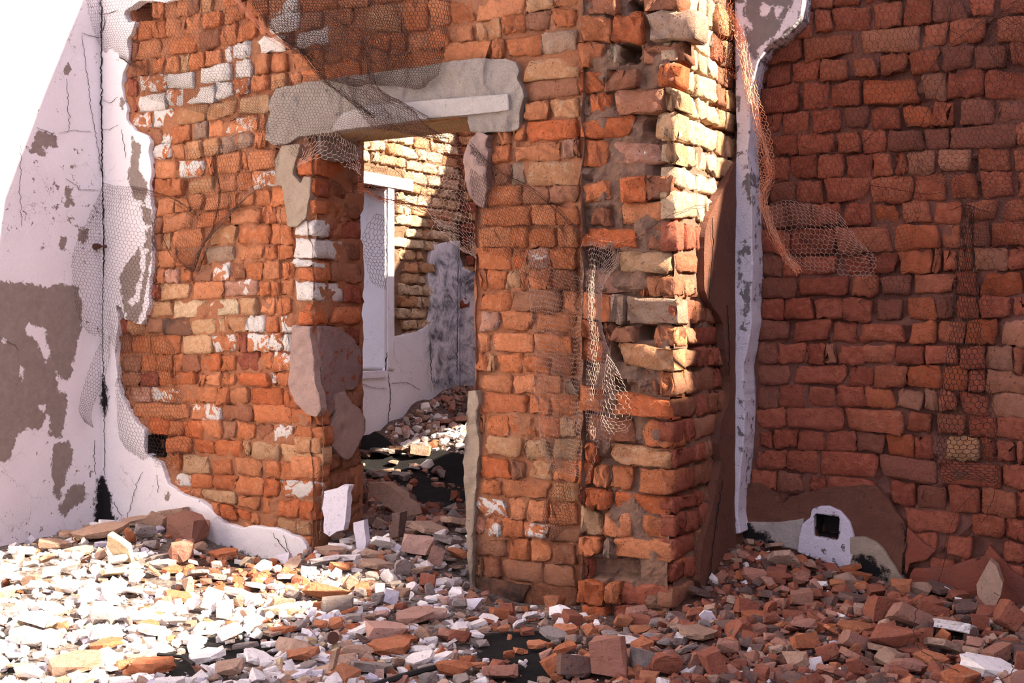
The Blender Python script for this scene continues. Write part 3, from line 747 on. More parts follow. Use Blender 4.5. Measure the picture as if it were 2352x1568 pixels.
# left jamb of the doorway
def px_row_X(plane, y_front, x_front):
    return plane.un(np.array([x_front]), np.array([y_front]))[0, 1]
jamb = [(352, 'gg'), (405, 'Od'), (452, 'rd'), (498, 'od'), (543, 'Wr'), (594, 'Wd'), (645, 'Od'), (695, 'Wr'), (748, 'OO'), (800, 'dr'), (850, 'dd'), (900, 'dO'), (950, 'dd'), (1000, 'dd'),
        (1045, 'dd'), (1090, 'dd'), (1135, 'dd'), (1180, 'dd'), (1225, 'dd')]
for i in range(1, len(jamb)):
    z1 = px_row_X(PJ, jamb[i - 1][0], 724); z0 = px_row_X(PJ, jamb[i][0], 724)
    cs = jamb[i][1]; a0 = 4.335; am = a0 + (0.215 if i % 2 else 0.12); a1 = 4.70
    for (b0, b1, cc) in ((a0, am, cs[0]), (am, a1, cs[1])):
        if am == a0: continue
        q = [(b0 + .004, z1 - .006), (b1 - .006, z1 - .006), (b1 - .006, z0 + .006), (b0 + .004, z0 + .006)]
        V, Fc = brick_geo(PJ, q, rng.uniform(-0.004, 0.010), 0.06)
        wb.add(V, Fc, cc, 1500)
# front corner bricks beside the jamb (the whitewashed quoins)
for (x0, y0, x1, y1, c) in [(688, 368, 728, 404, 'O'), (703, 412, 728, 447, 'O'), (700, 458, 728, 493, 'O'), (682, 505, 728, 541, 'W'), (680, 545, 728, 592, 'W'), (676, 595, 728, 612, 'W'), (683, 612, 728, 645, 'O'),
                            (682, 648, 728, 694, 'W'), (690, 710, 728, 747, 'O'), (672, 1000, 738, 1042, 't'), (668, 1045, 738, 1100, 'o')]:
    q = PD.un(np.array([x0, x1, x1, x0], float), np.array([y0, y0, y1, y1], float))
    V, Fc = brick_geo(PD, q, 0.014, 0.08); wb.add(V, Fc, c, 9000 if y0 < 900 else 100)
wb.done()

# --- plaster left on the back wall
cornerpoly = polypx("236,-40 430,-40 430,-5 385,8 350,3 325,5 302,20 290,30 303,55 318,50 310,75 298,95 302,120 305,140 290,170 285,200 290,225 300,250 297,275 318,300 345,312 352,325 348,350 355,390 350,425 352,450 358,500 355,560 358,600 352,640 350,700 340,730 332,745 318,740 295,735 285,705 275,690 280,740 272,790 275,850 280,890 297,930 320,970 340,985 340,1040 375,1060 395,1110 430,1135 460,1145 490,1165 520,1200 560,1210 600,1205 650,1215 700,1235 712,1250 714,1300 700,1330 236,1330")
cornerpoly[:, 1] = np.where(cornerpoly[:, 1] < -30, -120, cornerpoly[:, 1])
slab('plaster', PD, cornerpoly, 'plaster_white_corner', wall_back, off=0.022, thick=0.05, cell=0.012, jit=0.010, amp=0.004,
     attrs={'peel': [polypx(s) for s in ("310,318 332,340 325,400 304,402 310,360", "330,470 356,482 358,560 345,640 337,705 322,742 298,738 290,700 285,650 280,640 300,600 320,580 345,555", "300,398 320,388 345,420 340,472 312,450",
                                         "283,225 296,232 292,262 284,250", "385,1135 395,1130 398,1145 388,1150")] + [('-', polypx(s)) for s in ("330,560 345,575 340,620 325,700 315,690 330,620", "295,690 315,680 322,700 310,705", "335,500 350,520 345,540 338,530")],
            'soot': [polypx("236,1205 236,1090 246,1090 262,1130 268,1180 285,1205"), polypx("236,870 244,860 258,912 250,960 240,940"), polypx("480,1240 560,1262 640,1290 712,1330 600,1330 480,1290")]},
     label='white plaster in the corner with a jagged broken edge')
slab('lintel_plaster', PD, polypx("640,205 690,195 760,185 800,178 850,172 940,160 1000,150 1100,137 1165,136 1190,145 1198,160 1195,185 1208,205 1212,225 1200,262 1198,295 1175,303 1120,306 1087,306 1082,282 1082,262 790,302 700,315 665,333 635,336 616,322 615,290 625,260 622,240"),
     'plaster_lintel', wall_back, off=0.028, thick=0.05, cell=0.010, jit=0.006, amp=0.010, lift=lambda A, Z, s: fbm2(A, Z, 22, 3, 12) * 0.008 - 0.010 * np.clip((fbm2(A * 1.0, Z * 0.4, 11, 2, 13) - 0.1) / 0.1, 0, 1), label='grey rough plaster around the door lintel')
slab('lintel_beam', PD, polypx("800,262 860,246 1014,232 1178,219 1181,256 1082,267 1010,273 780,304 770,300"), 'concrete_beam', wall_back, off=0.040, thick=0.06, cell=0.014, jit=0.002, amp=0.001,
     label='pale smooth lintel face over the doorway')
# lintel underside, real beam over the opening
V, Fc = boxes([(DOOR_X0 - 0.14, DOOR_X1 + 0.04, 4.33, 4.68, DOOR_Z, DOOR_Z + 0.20)])
mesh_obj('lintel', V, Fc, 'timber_yellow', wall_back, props={'label': 'yellowish underside of the door lintel'})
slab('plaster_patch', PD, polypx("655,335 700,332 690,365 680,400 700,425 705,405 722,408 720,450 712,500 690,522 668,520 665,480 655,428 640,425 640,370"), 'plaster_cream', wall_back, off=0.028, thick=0.04, jit=0.005, amp=0.008)
slab('plaster_patch', PD, polypx("682,745 722,750 728,800 732,850 745,900 748,940 738,955 715,950 690,925 676,890 676,820 680,780"), 'plaster_pink', wall_back, off=0.034, thick=0.045, jit=0.007, amp=0.024)
slab('plaster_patch', PJ, polypx("726,748 760,750 800,770 822,800 826,860 815,890 790,895 775,930 750,955 738,955 730,850"), 'plaster_jamb', wall_back, off=0.016, thick=0.03, jit=0.010, amp=0.010)
slab('plaster_patch', PJ, polypx("762,905 785,898 800,925 815,935 828,960 828,990 815,1020 800,1050 790,1056 770,1040 752,1020 750,990 765,950"), 'plaster_pink', wall_back, off=0.024, thick=0.04, jit=0.006, amp=0.012)
slab('plaster_patch', PJ, polypx("728,305 800,310 826,340 826,365 800,372 760,372 730,365"), 'plaster_grey', wall_back, off=0.018, thick=0.04, jit=0.006, amp=0.012)
slab('plaster_patch', PD, polypx("1082,316 1098,305 1135,312 1125,335 1130,345 1125,400 1128,440 1118,478 1098,470 1085,440 1078,400 1076,350"), 'plaster_pink', wall_back, off=0.028, thick=0.05, jit=0.010, amp=0.034)
slab('plaster_patch', PD, polypx("1083,900 1100,897 1108,925 1100,970 1108,1020 1098,1080 1096,1200 1092,1330 1100,1370 1085,1360 1083,1250 1075,1150 1070,1060 1074,1010 1080,960"), 'plaster_cream', wall_back, off=0.026, thick=0.10, jit=0.010, amp=0.022,
     label='upright strip of pale plaster along the right door edge')

# --- cracks as dark splits
def ribbon(name, pts, width, plane, off, parent, jitter=0.004, step=0.02, mat='crack_black'):
    P = plane.un(pts[:, 0], pts[:, 1])
    seg = np.sqrt((np.diff(P, axis=0) ** 2).sum(1)); L = np.concatenate([[0], np.cumsum(seg)])
    n = max(3, int(L[-1] / 0.012)); t = np.linspace(0, L[-1], n)
    a = np.interp(t, L, P[:, 0]) + rng.normal(0, jitter, n); z = np.interp(t, L, P[:, 1]) + rng.normal(0, jitter * 0.5, n)
    d = np.gradient(np.stack([a, z], -1), axis=0); d /= np.maximum(np.linalg.norm(d, axis=1, keepdims=True), 1e-6)
    nn = np.stack([-d[:, 1], d[:, 0]], -1)
    wv = width * 0.42 * rng.uniform(0.3, 1.0, n) * np.minimum(1, np.minimum(t, L[-1] - t) / 0.05 + 0.15)
    l = np.stack([a, z], -1) + nn * wv[:, None] / 2; r = np.stack([a, z], -1) - nn * wv[:, None] / 2
    V = np.concatenate([plane.pt(l[:, 0], l[:, 1], off), plane.pt(r[:, 0], r[:, 1], off), plane.pt(l[:, 0], l[:, 1], off - 0.003), plane.pt(r[:, 0], r[:, 1], off - 0.003)])
    Fc = []
    for i in range(n - 1):
        Fc += [[i, n + i, n + i + 1, i + 1], [i, i + 1, 2 * n + i + 1, 2 * n + i], [n + i + 1, n + i, 3 * n + i, 3 * n + i + 1]]
    return mesh_obj(name, V, Fc, mat, parent)
for s, wd in (("234,0 232,60 233,75 231,90 234,150 236,220 237,290 241,310 240,360 242,420 243,480 245,540 244,600 243,640", 0.016), ("243,640 242,700 241,760 244,860 246,1000 247,1090", 0.006), ("233,25 240,37 255,34 270,30 282,25", 0.006), ("247,40 246,60 235,82", 0.008),
              ("239,228 262,238 280,226", 0.004), ("240,297 260,300 280,288", 0.004), ("287,300 296,340 297,365", 0.004), ("337,1080 320,1120 300,1190", 0.004), ("372,1090 371,1130", 0.003), ("270,1150 295,1195", 0.004), ("635,1222 650,1245 665,1260 690,1300", 0.007), ("660,1228 672,1265 690,1300", 0.006)):
    cp = polypx(s)
    if cp[:, 0].max() < 250: cp[:, 0] = np.maximum(cp[:, 0] + 3, 242.5); wd *= 1.3
    ribbon('crack', cp, wd, PD, 0.0295, wall_back)
for s, wd in (("185,75 215,85 232,86", 0.006), ("186,80 195,140 205,230 222,330 232,400 236,450", 0.003), ("152,180 156,240 158,300", 0.003), ("137,304 160,300 210,303", 0.004), ("150,410 175,425 180,435 225,437", 0.004), ("78,292 115,305 130,315", 0.004), ("215,1010 217,1090", 0.005), ("48,300 44,440 50,520", 0.002), ("0,775 35,795 42,805", 0.003)):
    ribbon('crack', polypx(s), wd, PL, 0.0065, wall_left)
# bolt through the corner crack
def tube(pts, r, sides=6, taper=None):
    pts = np.asarray(pts, float); n = len(pts)
    d = np.gradient(pts, axis=0); d /= np.maximum(np.linalg.norm(d, axis=1, keepdims=True), 1e-9)
    up = np.array([0.13, 0.21, 0.97]); u = np.cross(d, up); u /= np.maximum(np.linalg.norm(u, axis=1, keepdims=True), 1e-9); v = np.cross(d, u)
    V = []; Fc = []
    rr = np.full(n, r) if taper is None else r * taper
    for k in range(sides):
        t = 2 * math.pi * k / sides
        V.append(pts + (u * math.cos(t) + v * math.sin(t)) * rr[:, None])
    V = np.stack(V, 1).reshape(-1, 3)
    for i in range(n - 1):
        for k in range(sides):
            k2 = (k + 1) % sides
            Fc.append([i * sides + k, i * sides + k2, (i + 1) * sides + k2, (i + 1) * sides + k])
    Fc.append(list(range(sides))[::-1]); Fc.append([(n - 1) * sides + k for k in range(sides)])
    return V, Fc
pa = PL.un(np.array([218.]), np.array([566.]))[0]
p0 = np.array([-5.21, pa[0], pa[1]]); zc = pa[1]
pb = PD.un(np.array([259.]), np.array([567.]))[0]
p1 = np.array([pb[0], 4.34, pb[1]]) + np.array([0, -0.05, 0])
bolt = bpy.data.objects.new('iron_bolt', None); C.objects.link(bolt); bolt.location = p0
tag(bolt, 'rusty iron bolt bridging the corner crack of the white walls', 'bolt')
p0b = p0 + np.array([0.045, 0, 0])
V, Fc = tube(np.linspace(p0b, p1, 6), 0.0055, 8); mesh_obj('shank', V, Fc, 'rusty_iron', bolt, smooth=True)
V, Fc = tube([p0, p0 + [0.02, 0, 0], p0 + [0.05, 0, 0]], 0.017, 8, np.array([1.0, 1.1, 0.7])); mesh_obj('nut', V, Fc, 'rusty_iron', bolt, smooth=False)
V, Fc = tube([p1 + [-0.006, 0, 0], p1, p1 + [0.006, 0.0, 0]], 0.011, 8, np.array([0.7, 1.0, 0.7])); mesh_obj('bolt_head', V, Fc, 'rusty_iron', bolt, smooth=True)

# --- pier (stub of the cross wall)
AP = Acc()
# body with a raking broken top above the picture
def prism_yz(poly, x0, x1):
    n = len(poly); V = [(x0, y, z) for y, z in poly] + [(x1, y, z) for y, z in poly]
    Fc = [list(range(n)), list(range(2 * n - 1, n - 1, -1))] + [[i, n + i, n + (i + 1) % n, (i + 1) % n][::-1] for i in range(n)]
    return V, Fc
V, Fc = prism_yz([(4.10, -0.3), (4.9, -0.3), (4.9, 5.4), (4.62, 5.2), (4.35, 4.6), (4.10, 4.0), (4.05, 2.7), (4.10, 2.6)], -2.0, -1.69); AP.add(V, Fc)
pocketsP = [(rectpx(PP, 1421, 100, 1464, 143), 0.13), (rectpx(PP, 1343, 571, 1404, 618), 0.12), (rectpx(PP, 1462, 746, 1497, 778), 0.10), (rectpx(PP, 1406, 745, 1438, 830), 0.07), (rectpx(PP, 1440, 0, 1480, 22), 0.12), (rectpx(PP, 1480, 272, 1510, 300), 0.09),
            (rectpx(PP, 1400, 868, 1440, 900), 0.06), (rectpx(PP, 1338, 1282, 1470, 1330), 0.05), (rectpx(PP, 1425, 1130, 1412, 1160), 0.05)]
V, Fc = sheet(PP, -2.035, -1.672, -0.25, 2.75, 0.012, 0.012, 0.034, pockets=pocketsP, seed=21); AP.add(V, Fc)
V, Fc = sheet(PS, 3.962, 4.67, -0.25, 2.75, 0.016, 0.006, 0.012, seed=23); AP.add(V, Fc)
zz = np.linspace(-0.25, 2.75, 120); yy = np.linspace(3.94, 4.5, 22)
Yg, Zg = np.meshgrid(yy, zz); Xg = -2.025 + fbm2(Yg, Zg, 14, 3, 55) * 0.015
idx = np.arange(Yg.size).reshape(Yg.shape)
AP.add(np.stack([Xg, Yg, Zg], -1).reshape(-1, 3), np.stack([idx[:-1, :-1], idx[1:, :-1], idx[1:, 1:], idx[:-1, 1:]], -1).reshape(-1, 4).tolist())
V, Fc = AP.out()
wall_pier = mesh_obj('wall_middle', V, Fc, 'mortar_grey', origin=np.array([-1.85, 4.3, 0]), props={'kind': 'structure'})
wp = Wall(wall_pier)
lay_rows(wp, PP, ROWS_P, off=(-0.012, 0.022), depth=0.11, rough=0.008)
# right side of the pier: courses read along the front edge, continued towards the vanishing point
side_lines = [-60, 20, 88, 142, 200, 255, 322, 378, 430, 505, 575, 630, 685, 745, 797, 850, 912, 965, 1025, 1080, 1137, 1182, 1237, 1287, 1345, 1400]
side_back = [PS.un(np.array([1550.]), np.array([float(y)]))[0, 1] for y in side_lines]
for i in range(1, len(side_back)):
    z1, z0 = side_back[i - 1], side_back[i]
    a = 3.945
    pat = [0.225, 0.10, 0.105, 0.22] if i % 2 else [0.11, 0.105, 0.21, 0.11, 0.11]
    for L in pat:
        L *= rng.uniform(0.9, 1.1); b1 = min(a + L, 4.63)
        if b1 - a < 0.05: break
        slope = rng.normal(0, 0.003)
        q = [(a + .004, z1 - .006), (b1 - .005, z1 - .006 + slope), (b1 - .005, z0 + .006), (a + .004, z0 + .006)]
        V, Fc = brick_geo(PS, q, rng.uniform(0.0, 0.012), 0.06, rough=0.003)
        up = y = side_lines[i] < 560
        wp.add(V, Fc, ('T' if a < 4.35 else 't') if (up and rng.random() < 0.9) else 'rrdd'[int(rng.integers(4))], 2500)  # pale upper courses, dark lower ones: sunlight put into the brick colour
        a = b1
auto_rows(wp, PP, -2.03, -1.66, 2.46, 2.72, 'oOd', area=-5000)
wp.done()
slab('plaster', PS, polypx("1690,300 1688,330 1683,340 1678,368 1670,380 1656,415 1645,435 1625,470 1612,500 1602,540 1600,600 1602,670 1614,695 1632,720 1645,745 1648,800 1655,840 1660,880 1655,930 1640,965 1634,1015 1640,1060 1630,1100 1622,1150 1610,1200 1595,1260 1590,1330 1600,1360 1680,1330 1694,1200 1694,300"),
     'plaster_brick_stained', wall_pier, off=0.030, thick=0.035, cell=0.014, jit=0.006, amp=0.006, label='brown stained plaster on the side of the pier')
for s in ("1615,500 1618,560 1612,640 1606,700", "1650,700 1656,800 1655,860", "1640,1100 1625,1200 1612,1300 1608,1340"):
    ribbon('crack', polypx(s), 0.008, PS, 0.038, wall_pier)

# --- right wall (plane Y = 4.65), gable rising to the right beyond the picture
AR = Acc()
gp = [(-1.70, -0.3), (4.1, -0.3), (4.1, 5.03), (0.6, 3.60), (-0.65, 3.07), (-1.70, 2.66)]
n = len(gp)
V = [(x, 4.80, z) for x, z in gp] + [(x, 5.0, z) for x, z in gp]
Fc = [list(range(n)), list(range(2 * n - 1, n - 1, -1))] + [[i, n + i, n + (i + 1) % n, (i + 1) % n] for i in range(n)]
AR.add(V, Fc)
vent_hole = polypx("1877,1175 1935,1183 1932,1238 1875,1228")
pocketsR = [(PR.un(vent_hole[:, 0], vent_hole[:, 1]), 0.12), (rectpx(PR, 2228, 360, 2246, 402), 0.04), (rectpx(PR, 1915, 325, 1930, 350), 0.04)]
V, Fc = sheet(PR, -1.67, 0.7, -0.2, 2.85, 0.016, 0.011, 0.012, pockets=pocketsR, seed=41); AR.add(V, Fc)
V, Fc = AR.out()
wall_right = mesh_obj('wall_right', V, Fc, 'mortar_red', origin=np.array([0, 4.8, 0]), props={'kind': 'structure'})
wr = Wall(wall_right)
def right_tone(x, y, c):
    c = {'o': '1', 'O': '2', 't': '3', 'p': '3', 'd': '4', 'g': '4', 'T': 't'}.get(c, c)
    if y > 980 and x < 2150 and c in 'r1': c = '4' if rng.random() < 0.35 else 'r'  # lower left bricks duskier: corner shade put into their colour
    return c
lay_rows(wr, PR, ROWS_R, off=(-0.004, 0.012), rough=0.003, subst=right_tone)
auto_rows(wr, PR, -0.55, 0.6, -0.05, 2.5, 'rrr11', area=-3000)
auto_rows(wr, PR, -1.6, 0.6, 2.52, 2.66, 'rrr11', area=-5000)
wr.done(299)
slab('plaster', PR2, polypx("1692,-120 1846,-120 1845,0 1838,40 1800,80 1760,110 1740,140 1730,180 1722,210 1724,300 1716,350 1722,400 1728,480 1728,560 1730,620 1725,690 1727,740 1720,790 1708,840 1712,950 1710,1000 1700,1100 1695,1180 1702,1225 1664,1225 1672,1150 1680,1000 1677,860 1673,730 1680,600 1683,480 1690,420 1693,300 1690,200 1688,100 1688,0"),
     'plaster_strip', wall_right, off=0.0, thick=0.14, cell=0.012, jit=0.003, amp=0.004,
     attrs={'peel': [polypx(s) for s in ("1720,-60 1850,-60 1842,40 1800,85 1755,120 1735,150 1716,100 1712,20", "1694,560 1702,600 1700,660 1694,640", "1707,640 1727,650 1724,690 1720,730 1708,735 1704,690", "1710,380 1728,400 1724,470 1712,440", "1690,200 1700,230 1702,300 1692,290", "1706,560 1726,566 1722,582 1708,575")] +
            [('-', polypx(s)) for s in ("1745,10 1768,15 1765,40 1750,35", "1780,10 1792,20 1788,45 1780,40", "1800,40 1835,-20 1842,0 1836,38 1800,78 1760,108 1745,130 1740,118 1765,95 1790,70", "1716,50 1728,48 1726,80 1718,78")],
            'soot': [polypx("1664,1230 1668,1195 1676,1192 1680,1230")]}, label='narrow strip of white peeling plaster in the corner')
slab('plaster', PR, polypx("1698,1090 1722,1110 1745,1108 1790,1135 1800,1150 1815,1138 1860,1128 1900,1117 1990,1112 2020,1116 2040,1140 2060,1170 2078,1195 2085,1215 2080,1260 2070,1340 2080,1400 1698,1330"), 'plaster_brick_stained', wall_right, holes=[vent_hole],
     off=0.022, thick=0.03, jit=0.008, amp=0.014)
slab('plaster', PR, polypx("2086,1207 2130,1250 2153,1260 2130,1285 2095,1290 2080,1330 2080,1260"), 'plaster_red_stained', wall_right, off=0.022, thick=0.03, jit=0.004, amp=0.005)
slab('plaster', PR, polypx("2085,1345 2100,1300 2180,1300 2235,1280 2262,1278 2275,1248 2292,1270 2330,1312 2360,1330 2460,1350 2460,1500 2085,1450"), 'plaster_red_stained', wall_right, off=0.028, thick=0.03, jit=0.006, amp=0.006)
vo = polypx("1866,1186 1872,1166 1888,1160 1910,1159 1935,1169 1958,1195 1966,1225 1963,1260 1960,1292 1925,1300 1900,1287 1838,1262 1842,1230 1850,1200 1873,1178")
slab('vent_surround', PR, vo, 'vent_plaster', wall_right, off=0.040, thick=0.05, holes=[vent_hole], cell=0.010, jit=0.003, amp=0.003, label='rounded white plaster patch around a square hole')
slab('skirting', PR, polypx("1700,1200 1730,1196 1790,1197 1850,1188 1850,1262 1800,1252 1760,1245 1700,1240"), 'plaster_grey', wall_right, off=0.034, thick=0.04, jit=0.003, amp=0.003, attrs={'soot': [polypx("1690,1195 1733,1196 1745,1215 1770,1225 1790,1245 1690,1245")]},
     label='low grey skirting with black soot')
slab('plaster', PR, polypx("1960,1230 1990,1229 2015,1240 2035,1258 2055,1290 2075,1320 2090,1340 2088,1365 2040,1360 1960,1310"), 'plaster_cream', wall_right, off=0.042, thick=0.05, jit=0.004, amp=0.008,
     attrs={'soot': [polypx("1965,1275 2005,1270 2015,1290 2050,1300 2040,1330 1965,1320")]}, label='dirty cream plaster at the foot of the right wall')
ribbon('crack', polypx("2078,1200 2085,1240 2078,1300 2080,1330"), 0.012, PR, 0.030, wall_right)

# --- building closing the yard on the right (outside the picture; it casts the shade)
# black boxes that paint shade into the two square holes
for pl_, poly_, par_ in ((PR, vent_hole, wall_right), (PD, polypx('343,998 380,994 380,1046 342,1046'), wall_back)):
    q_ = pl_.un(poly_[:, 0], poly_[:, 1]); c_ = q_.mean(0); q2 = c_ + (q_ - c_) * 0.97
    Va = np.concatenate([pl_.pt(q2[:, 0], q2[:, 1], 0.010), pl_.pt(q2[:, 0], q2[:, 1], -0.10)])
    mesh_obj('hole_shade_box', Va, [[4, 5, 6, 7]] + [[i, (i + 1) % 4, 4 + (i + 1) % 4, 4 + i] for i in range(4)], 'charred', par_, props={'label': 'black shade painted inside the square hole'})
V, Fc = boxes([(4.1, 4.4, -3.0, 4.8, -0.3, 4.93)])
wall_far = mesh_obj('wall_yard_side', V, Fc, 'brick_red', props={'kind': 'structure'})

# --- rooms behind the doorway
V, Fc = [], []
AI = Acc()
yw0, yw1 = 5.6, 6.92
zsill = PL.un(np.array([850.]), np.array([852.]))[0, 1]; zlin = 2.09
b = [(-5.50, -5.225, 4.6, yw0, -0.3, 3.1), (-5.50, -5.225, yw1, 8.1, -0.3, 3.1), (-5.50, -5.225, yw0, yw1, -0.3, zsill), (-5.50, -5.225, yw0, yw1, zlin, 3.1)]
V, Fc = boxes(b); AI.add(V, Fc)
wincut = np.array([(yw0, zsill), (yw1, zsill), (yw1, zlin), (yw0, zlin)])
V, Fc = sheet(PL, 4.6, 8.0, -0.2, 3.1, 0.03, 0.018, 0.016, cuts=[wincut], seed=61); AI.add(V, Fc)
V, Fc = AI.out()
wall_inner = mesh_obj('wall_inner', V, Fc, 'mortar_brown', origin=np.array([-5.3, 6.5, 0]), props={'kind': 'structure'})
wi = Wall(wall_inner)
def zlow(a):          # upper edge of the plaster that still covers the inner wall
    e = PL.un(np.array([885., 905, 950, 985, 988, 1053, 1060]), np.array([800., 770, 760, 745, 560, 552, 560]))
    return float(np.interp(a, e[:, 0], e[:, 1])) - 0.05
def inkeep(a, z):
    if a < yw1 + 0.15 and z < zlin + 0.12: return False
    if a > yw1 - 0.05 and z < zlow(a): return False
    return a > 6.2 and z > 0.5
auto_rows(wi, PL, 6.2, 7.9, 0.5, 3.0, 'TTTt', keep=inkeep, off=(-0.01, 0.02), rough=0.008)
wi.done()
inp = polypx("812,1030 815,865 884,852 886,830 890,800 905,772 950,762 978,748 988,715 980,640 984,600 990,562 1010,558 1040,553 1053,553 1053,900 980,1000")
slab('plaster', PL, inp, 'plaster_inner', wall_inner, off=0.014, thick=0.035, cell=0.02, jit=0.010, amp=0.004, jscale=14, attrs={'mould': [polypx("985,600 1040,560 1055,560 1055,900 985,900 975,800")]})
slab('window_reveal', PW, np.array([(-5.48, zsill), (-5.19, zsill), (-5.19, zlin), (-5.48, zlin)]), 'plaster_inner', wall_inner, off=0.012, thick=0.03, cell=0.03, px=False, jit=0.0, attrs={'mould': []}, label='smooth white window reveal')
slab('window_jamb_edge', PL, np.array([(yw1 - 0.01, zsill), (yw1 + 0.07, zsill), (yw1 + 0.07, zlin + 0.08), (yw1 - 0.01, zlin + 0.08)]), 'plaster_inner', wall_inner, off=0.024, thick=0.04, cell=0.02, px=False, jit=0.003, attrs={'mould': []})
V, Fc = boxes([(-5.50, -5.165, 5.4, yw1 + 0.30, zlin, zlin + 0.085)]); mesh_obj('window_lintel', V, Fc, 'frag_white', wall_inner, props={'label': 'white window lintel'})
V, Fc = boxes([(-5.50, -5.17, 5.5, yw1 - 0.02, zsill - 0.05, zsill)]); mesh_obj('window_sill', V, Fc, 'frag_lavender', wall_inner)
for s, wd in (("886,855 890,880 892,910 888,960 886,975", 0.016), ("893,880 930,878 960,895", 0.008), ("983,770 985,840 988,880", 0.012), ("820,878 850,890 885,893", 0.006), ("1048,560 1047,700 1045,860", 0.014)):
    ribbon('crack', polypx(s), wd, PL, 0.022, wall_inner)
ribbon('crack', polypx("884,810 880,850 876,853"), 0.035, PL, 0.022, wall_inner)
# rear wall
V, Fc = boxes([(-5.6, -1.9, 8.0, 8.25, -0.3, 3.1)]); AB = Acc(); AB.add(V, Fc)
V, Fc = sheet(PB, -5.3, -1.9, -0.2, 3.1, 0.035, 0.02, 0.02, seed=71); AB.add(V, Fc); V, Fc = AB.out()
wall_rear = mesh_obj('wall_rear', V, Fc, 'mortar_brown', origin=np.array([-3.5, 8.0, 0]), props={'kind': 'structure'})
wre = Wall(wall_rear)
auto_rows(wre, PB, -5.2, -3.6, 1.2, 3.0, 'rddt', off=(-0.01, 0.02), rough=0.008)
wre.done()
slab('plaster', PB, polypx("1040,1000 1040,560 1052,580 1062,612 1075,622 1100,628 1130,640 1130,1000"), 'plaster_inner', wall_rear, off=0.014, thick=0.035, cell=0.025, jit=0.012, amp=0.004, attrs={'mould': [polypx("1030,500 1150,500 1150,1000 1030,1000")]})
# unseen partition added on the right; hole and raking top shape the sun inside
V, Fc = boxes([(-2.3, -2.05, 4.7, 6.7, -0.3, 3.5), (-2.3, -2.05, 6.7, 7.95, -0.3, 1.75)]); AQ = Acc(); AQ.add(V, Fc)
for pg in ([(6.7, 2.25), (7.95, 2.25), (7.95, 4.25), (7.35, 3.5), (6.7, 3.5)], [(7.95, -0.3), (8.3, -0.3), (8.3, 4.9), (7.95, 4.25)]):
    V, Fc = prism_yz(pg, -2.3, -2.05); AQ.add(V, Fc)
V, Fc = AQ.out()
wall_part = mesh_obj('wall_inner_right_unseen', V, Fc, 'brick_brown', props={'kind': 'structure'})
# ================================================================== GROUND
def px_on_plane3(plane, px, py):
    q = plane.un(np.array([float(px)]), np.array([float(py)]))[0]
    return plane.pt(q[0], q[1])
ctrl = []
for plane, px, py in ((PL, 0, 1257), (PL, 100, 1236), (PL, 210, 1216), (PD, 262, 1200), (PD, 330, 1196), (PD, 440, 1196), (PD, 500, 1252), (PD, 600, 1288), (PD, 690, 1300), (PD, 745, 1262), (PD, 800, 1235), (PD, 880, 1240), (PD, 960, 1250), (PD, 1050, 1300),
                      (PD, 1090, 1375), (PD, 1200, 1392), (PD, 1320, 1402), (PP, 1345, 1405), (PP, 1440, 1425), (PP, 1540, 1400), (PS, 1600, 1345), (PS, 1660, 1262), (PR, 1700, 1232), (PR, 1760, 1245), (PR, 1850, 1275), (PR, 1950, 1305), (PR, 2060, 1350), (PR, 2150, 1342), (PR, 2250, 1375), (PR, 2340, 1405),
                      (PJ, 770, 1215), (PL, 860, 992), (PL, 900, 960), (PL, 960, 915), (PL, 1030, 892), (PB, 1090, 885)):
    p = px_on_plane3(plane, px, py); ctrl.append((p[0], p[1], p[2] + 0.0))
ctrl += [(-4.6, 3.0, 0.0), (-3.6, 2.6, 0.0), (-2.6, 2.6, 0.0), (-1.8, 2.8, 0.0), (-1.2, 3.2, 0.03), (-0.6, 3.0, 0.04), (-0.2, 3.6, 0.06), (-1.2, 3.9, 0.05), (-0.7, 4.2, 0.09), (-3.6, 3.4, 0.01), (-4.3, 3.5, 0.02), (-4.6, 3.9, 0.04), (-2.6, 3.6, 0.0), (-3.0, 3.95, 0.03), (-3.2, 4.15, 0.06), (-3.2, 4.8, 0.06), (-3.2, 5.3, 0.0),
         (-3.6, 5.8, -0.02), (-4.6, 5.4, 0.05), (-3.0, 6.6, 0.02), (-4.2, 6.4, 0.0), (-4.8, 6.3, 0.03), (-4.6, 7.1, 0.24), (-4.9, 6.8, 0.12), (-4.9, 7.3, 0.27), (-4.0, 7.1, 0.22), (-3.6, 7.5, 0.28), (-2.6, 7.2, 0.15), (-4.9, 4.2, 0.02), (-3, 1.5, 0), (0, 1.5, 0), (-5, 1.5, -.02), (1.5, 3, 0.05), (2, 4.4, 0.05)]
ctrl = np.array(ctrl)
def Hbase(x, y):
    x = np.asarray(x, float); y = np.asarray(y, float)
    d2 = (x[..., None] - ctrl[:, 0]) ** 2 + (y[..., None] - ctrl[:, 1]) ** 2 + 0.02
    wgt = d2 ** -1.7
    return (wgt * ctrl[:, 2]).sum(-1) / wgt.sum(-1)
def Hg(x, y):
    x = np.asarray(x, float); y = np.asarray(y, float)
    return Hbase(x, y) + fbm2(x, y, 2.2, 3, 91) * 0.022
gx = np.arange(-5.35, 4.2, 0.032); gy = np.concatenate([np.arange(-1.0, 1.9, 0.15), np.arange(1.9, 8.2, 0.030)])
gx = gx[gx < 1.2]; gx = np.concatenate([gx, np.arange(1.25, 4.5, 0.2)])
X, Y = np.meshgrid(gx, gy); Z = Hg(X, Y) + fbm2(X, Y, 16, 3, 92) * 0.012
def to_px(x, y, z):
    p = np.stack([x, y, z], -1) - CAM; c = p @ RM
    return 1176 + c[..., 0] / -c[..., 2] * F, 784 - c[..., 1] / -c[..., 2] * F
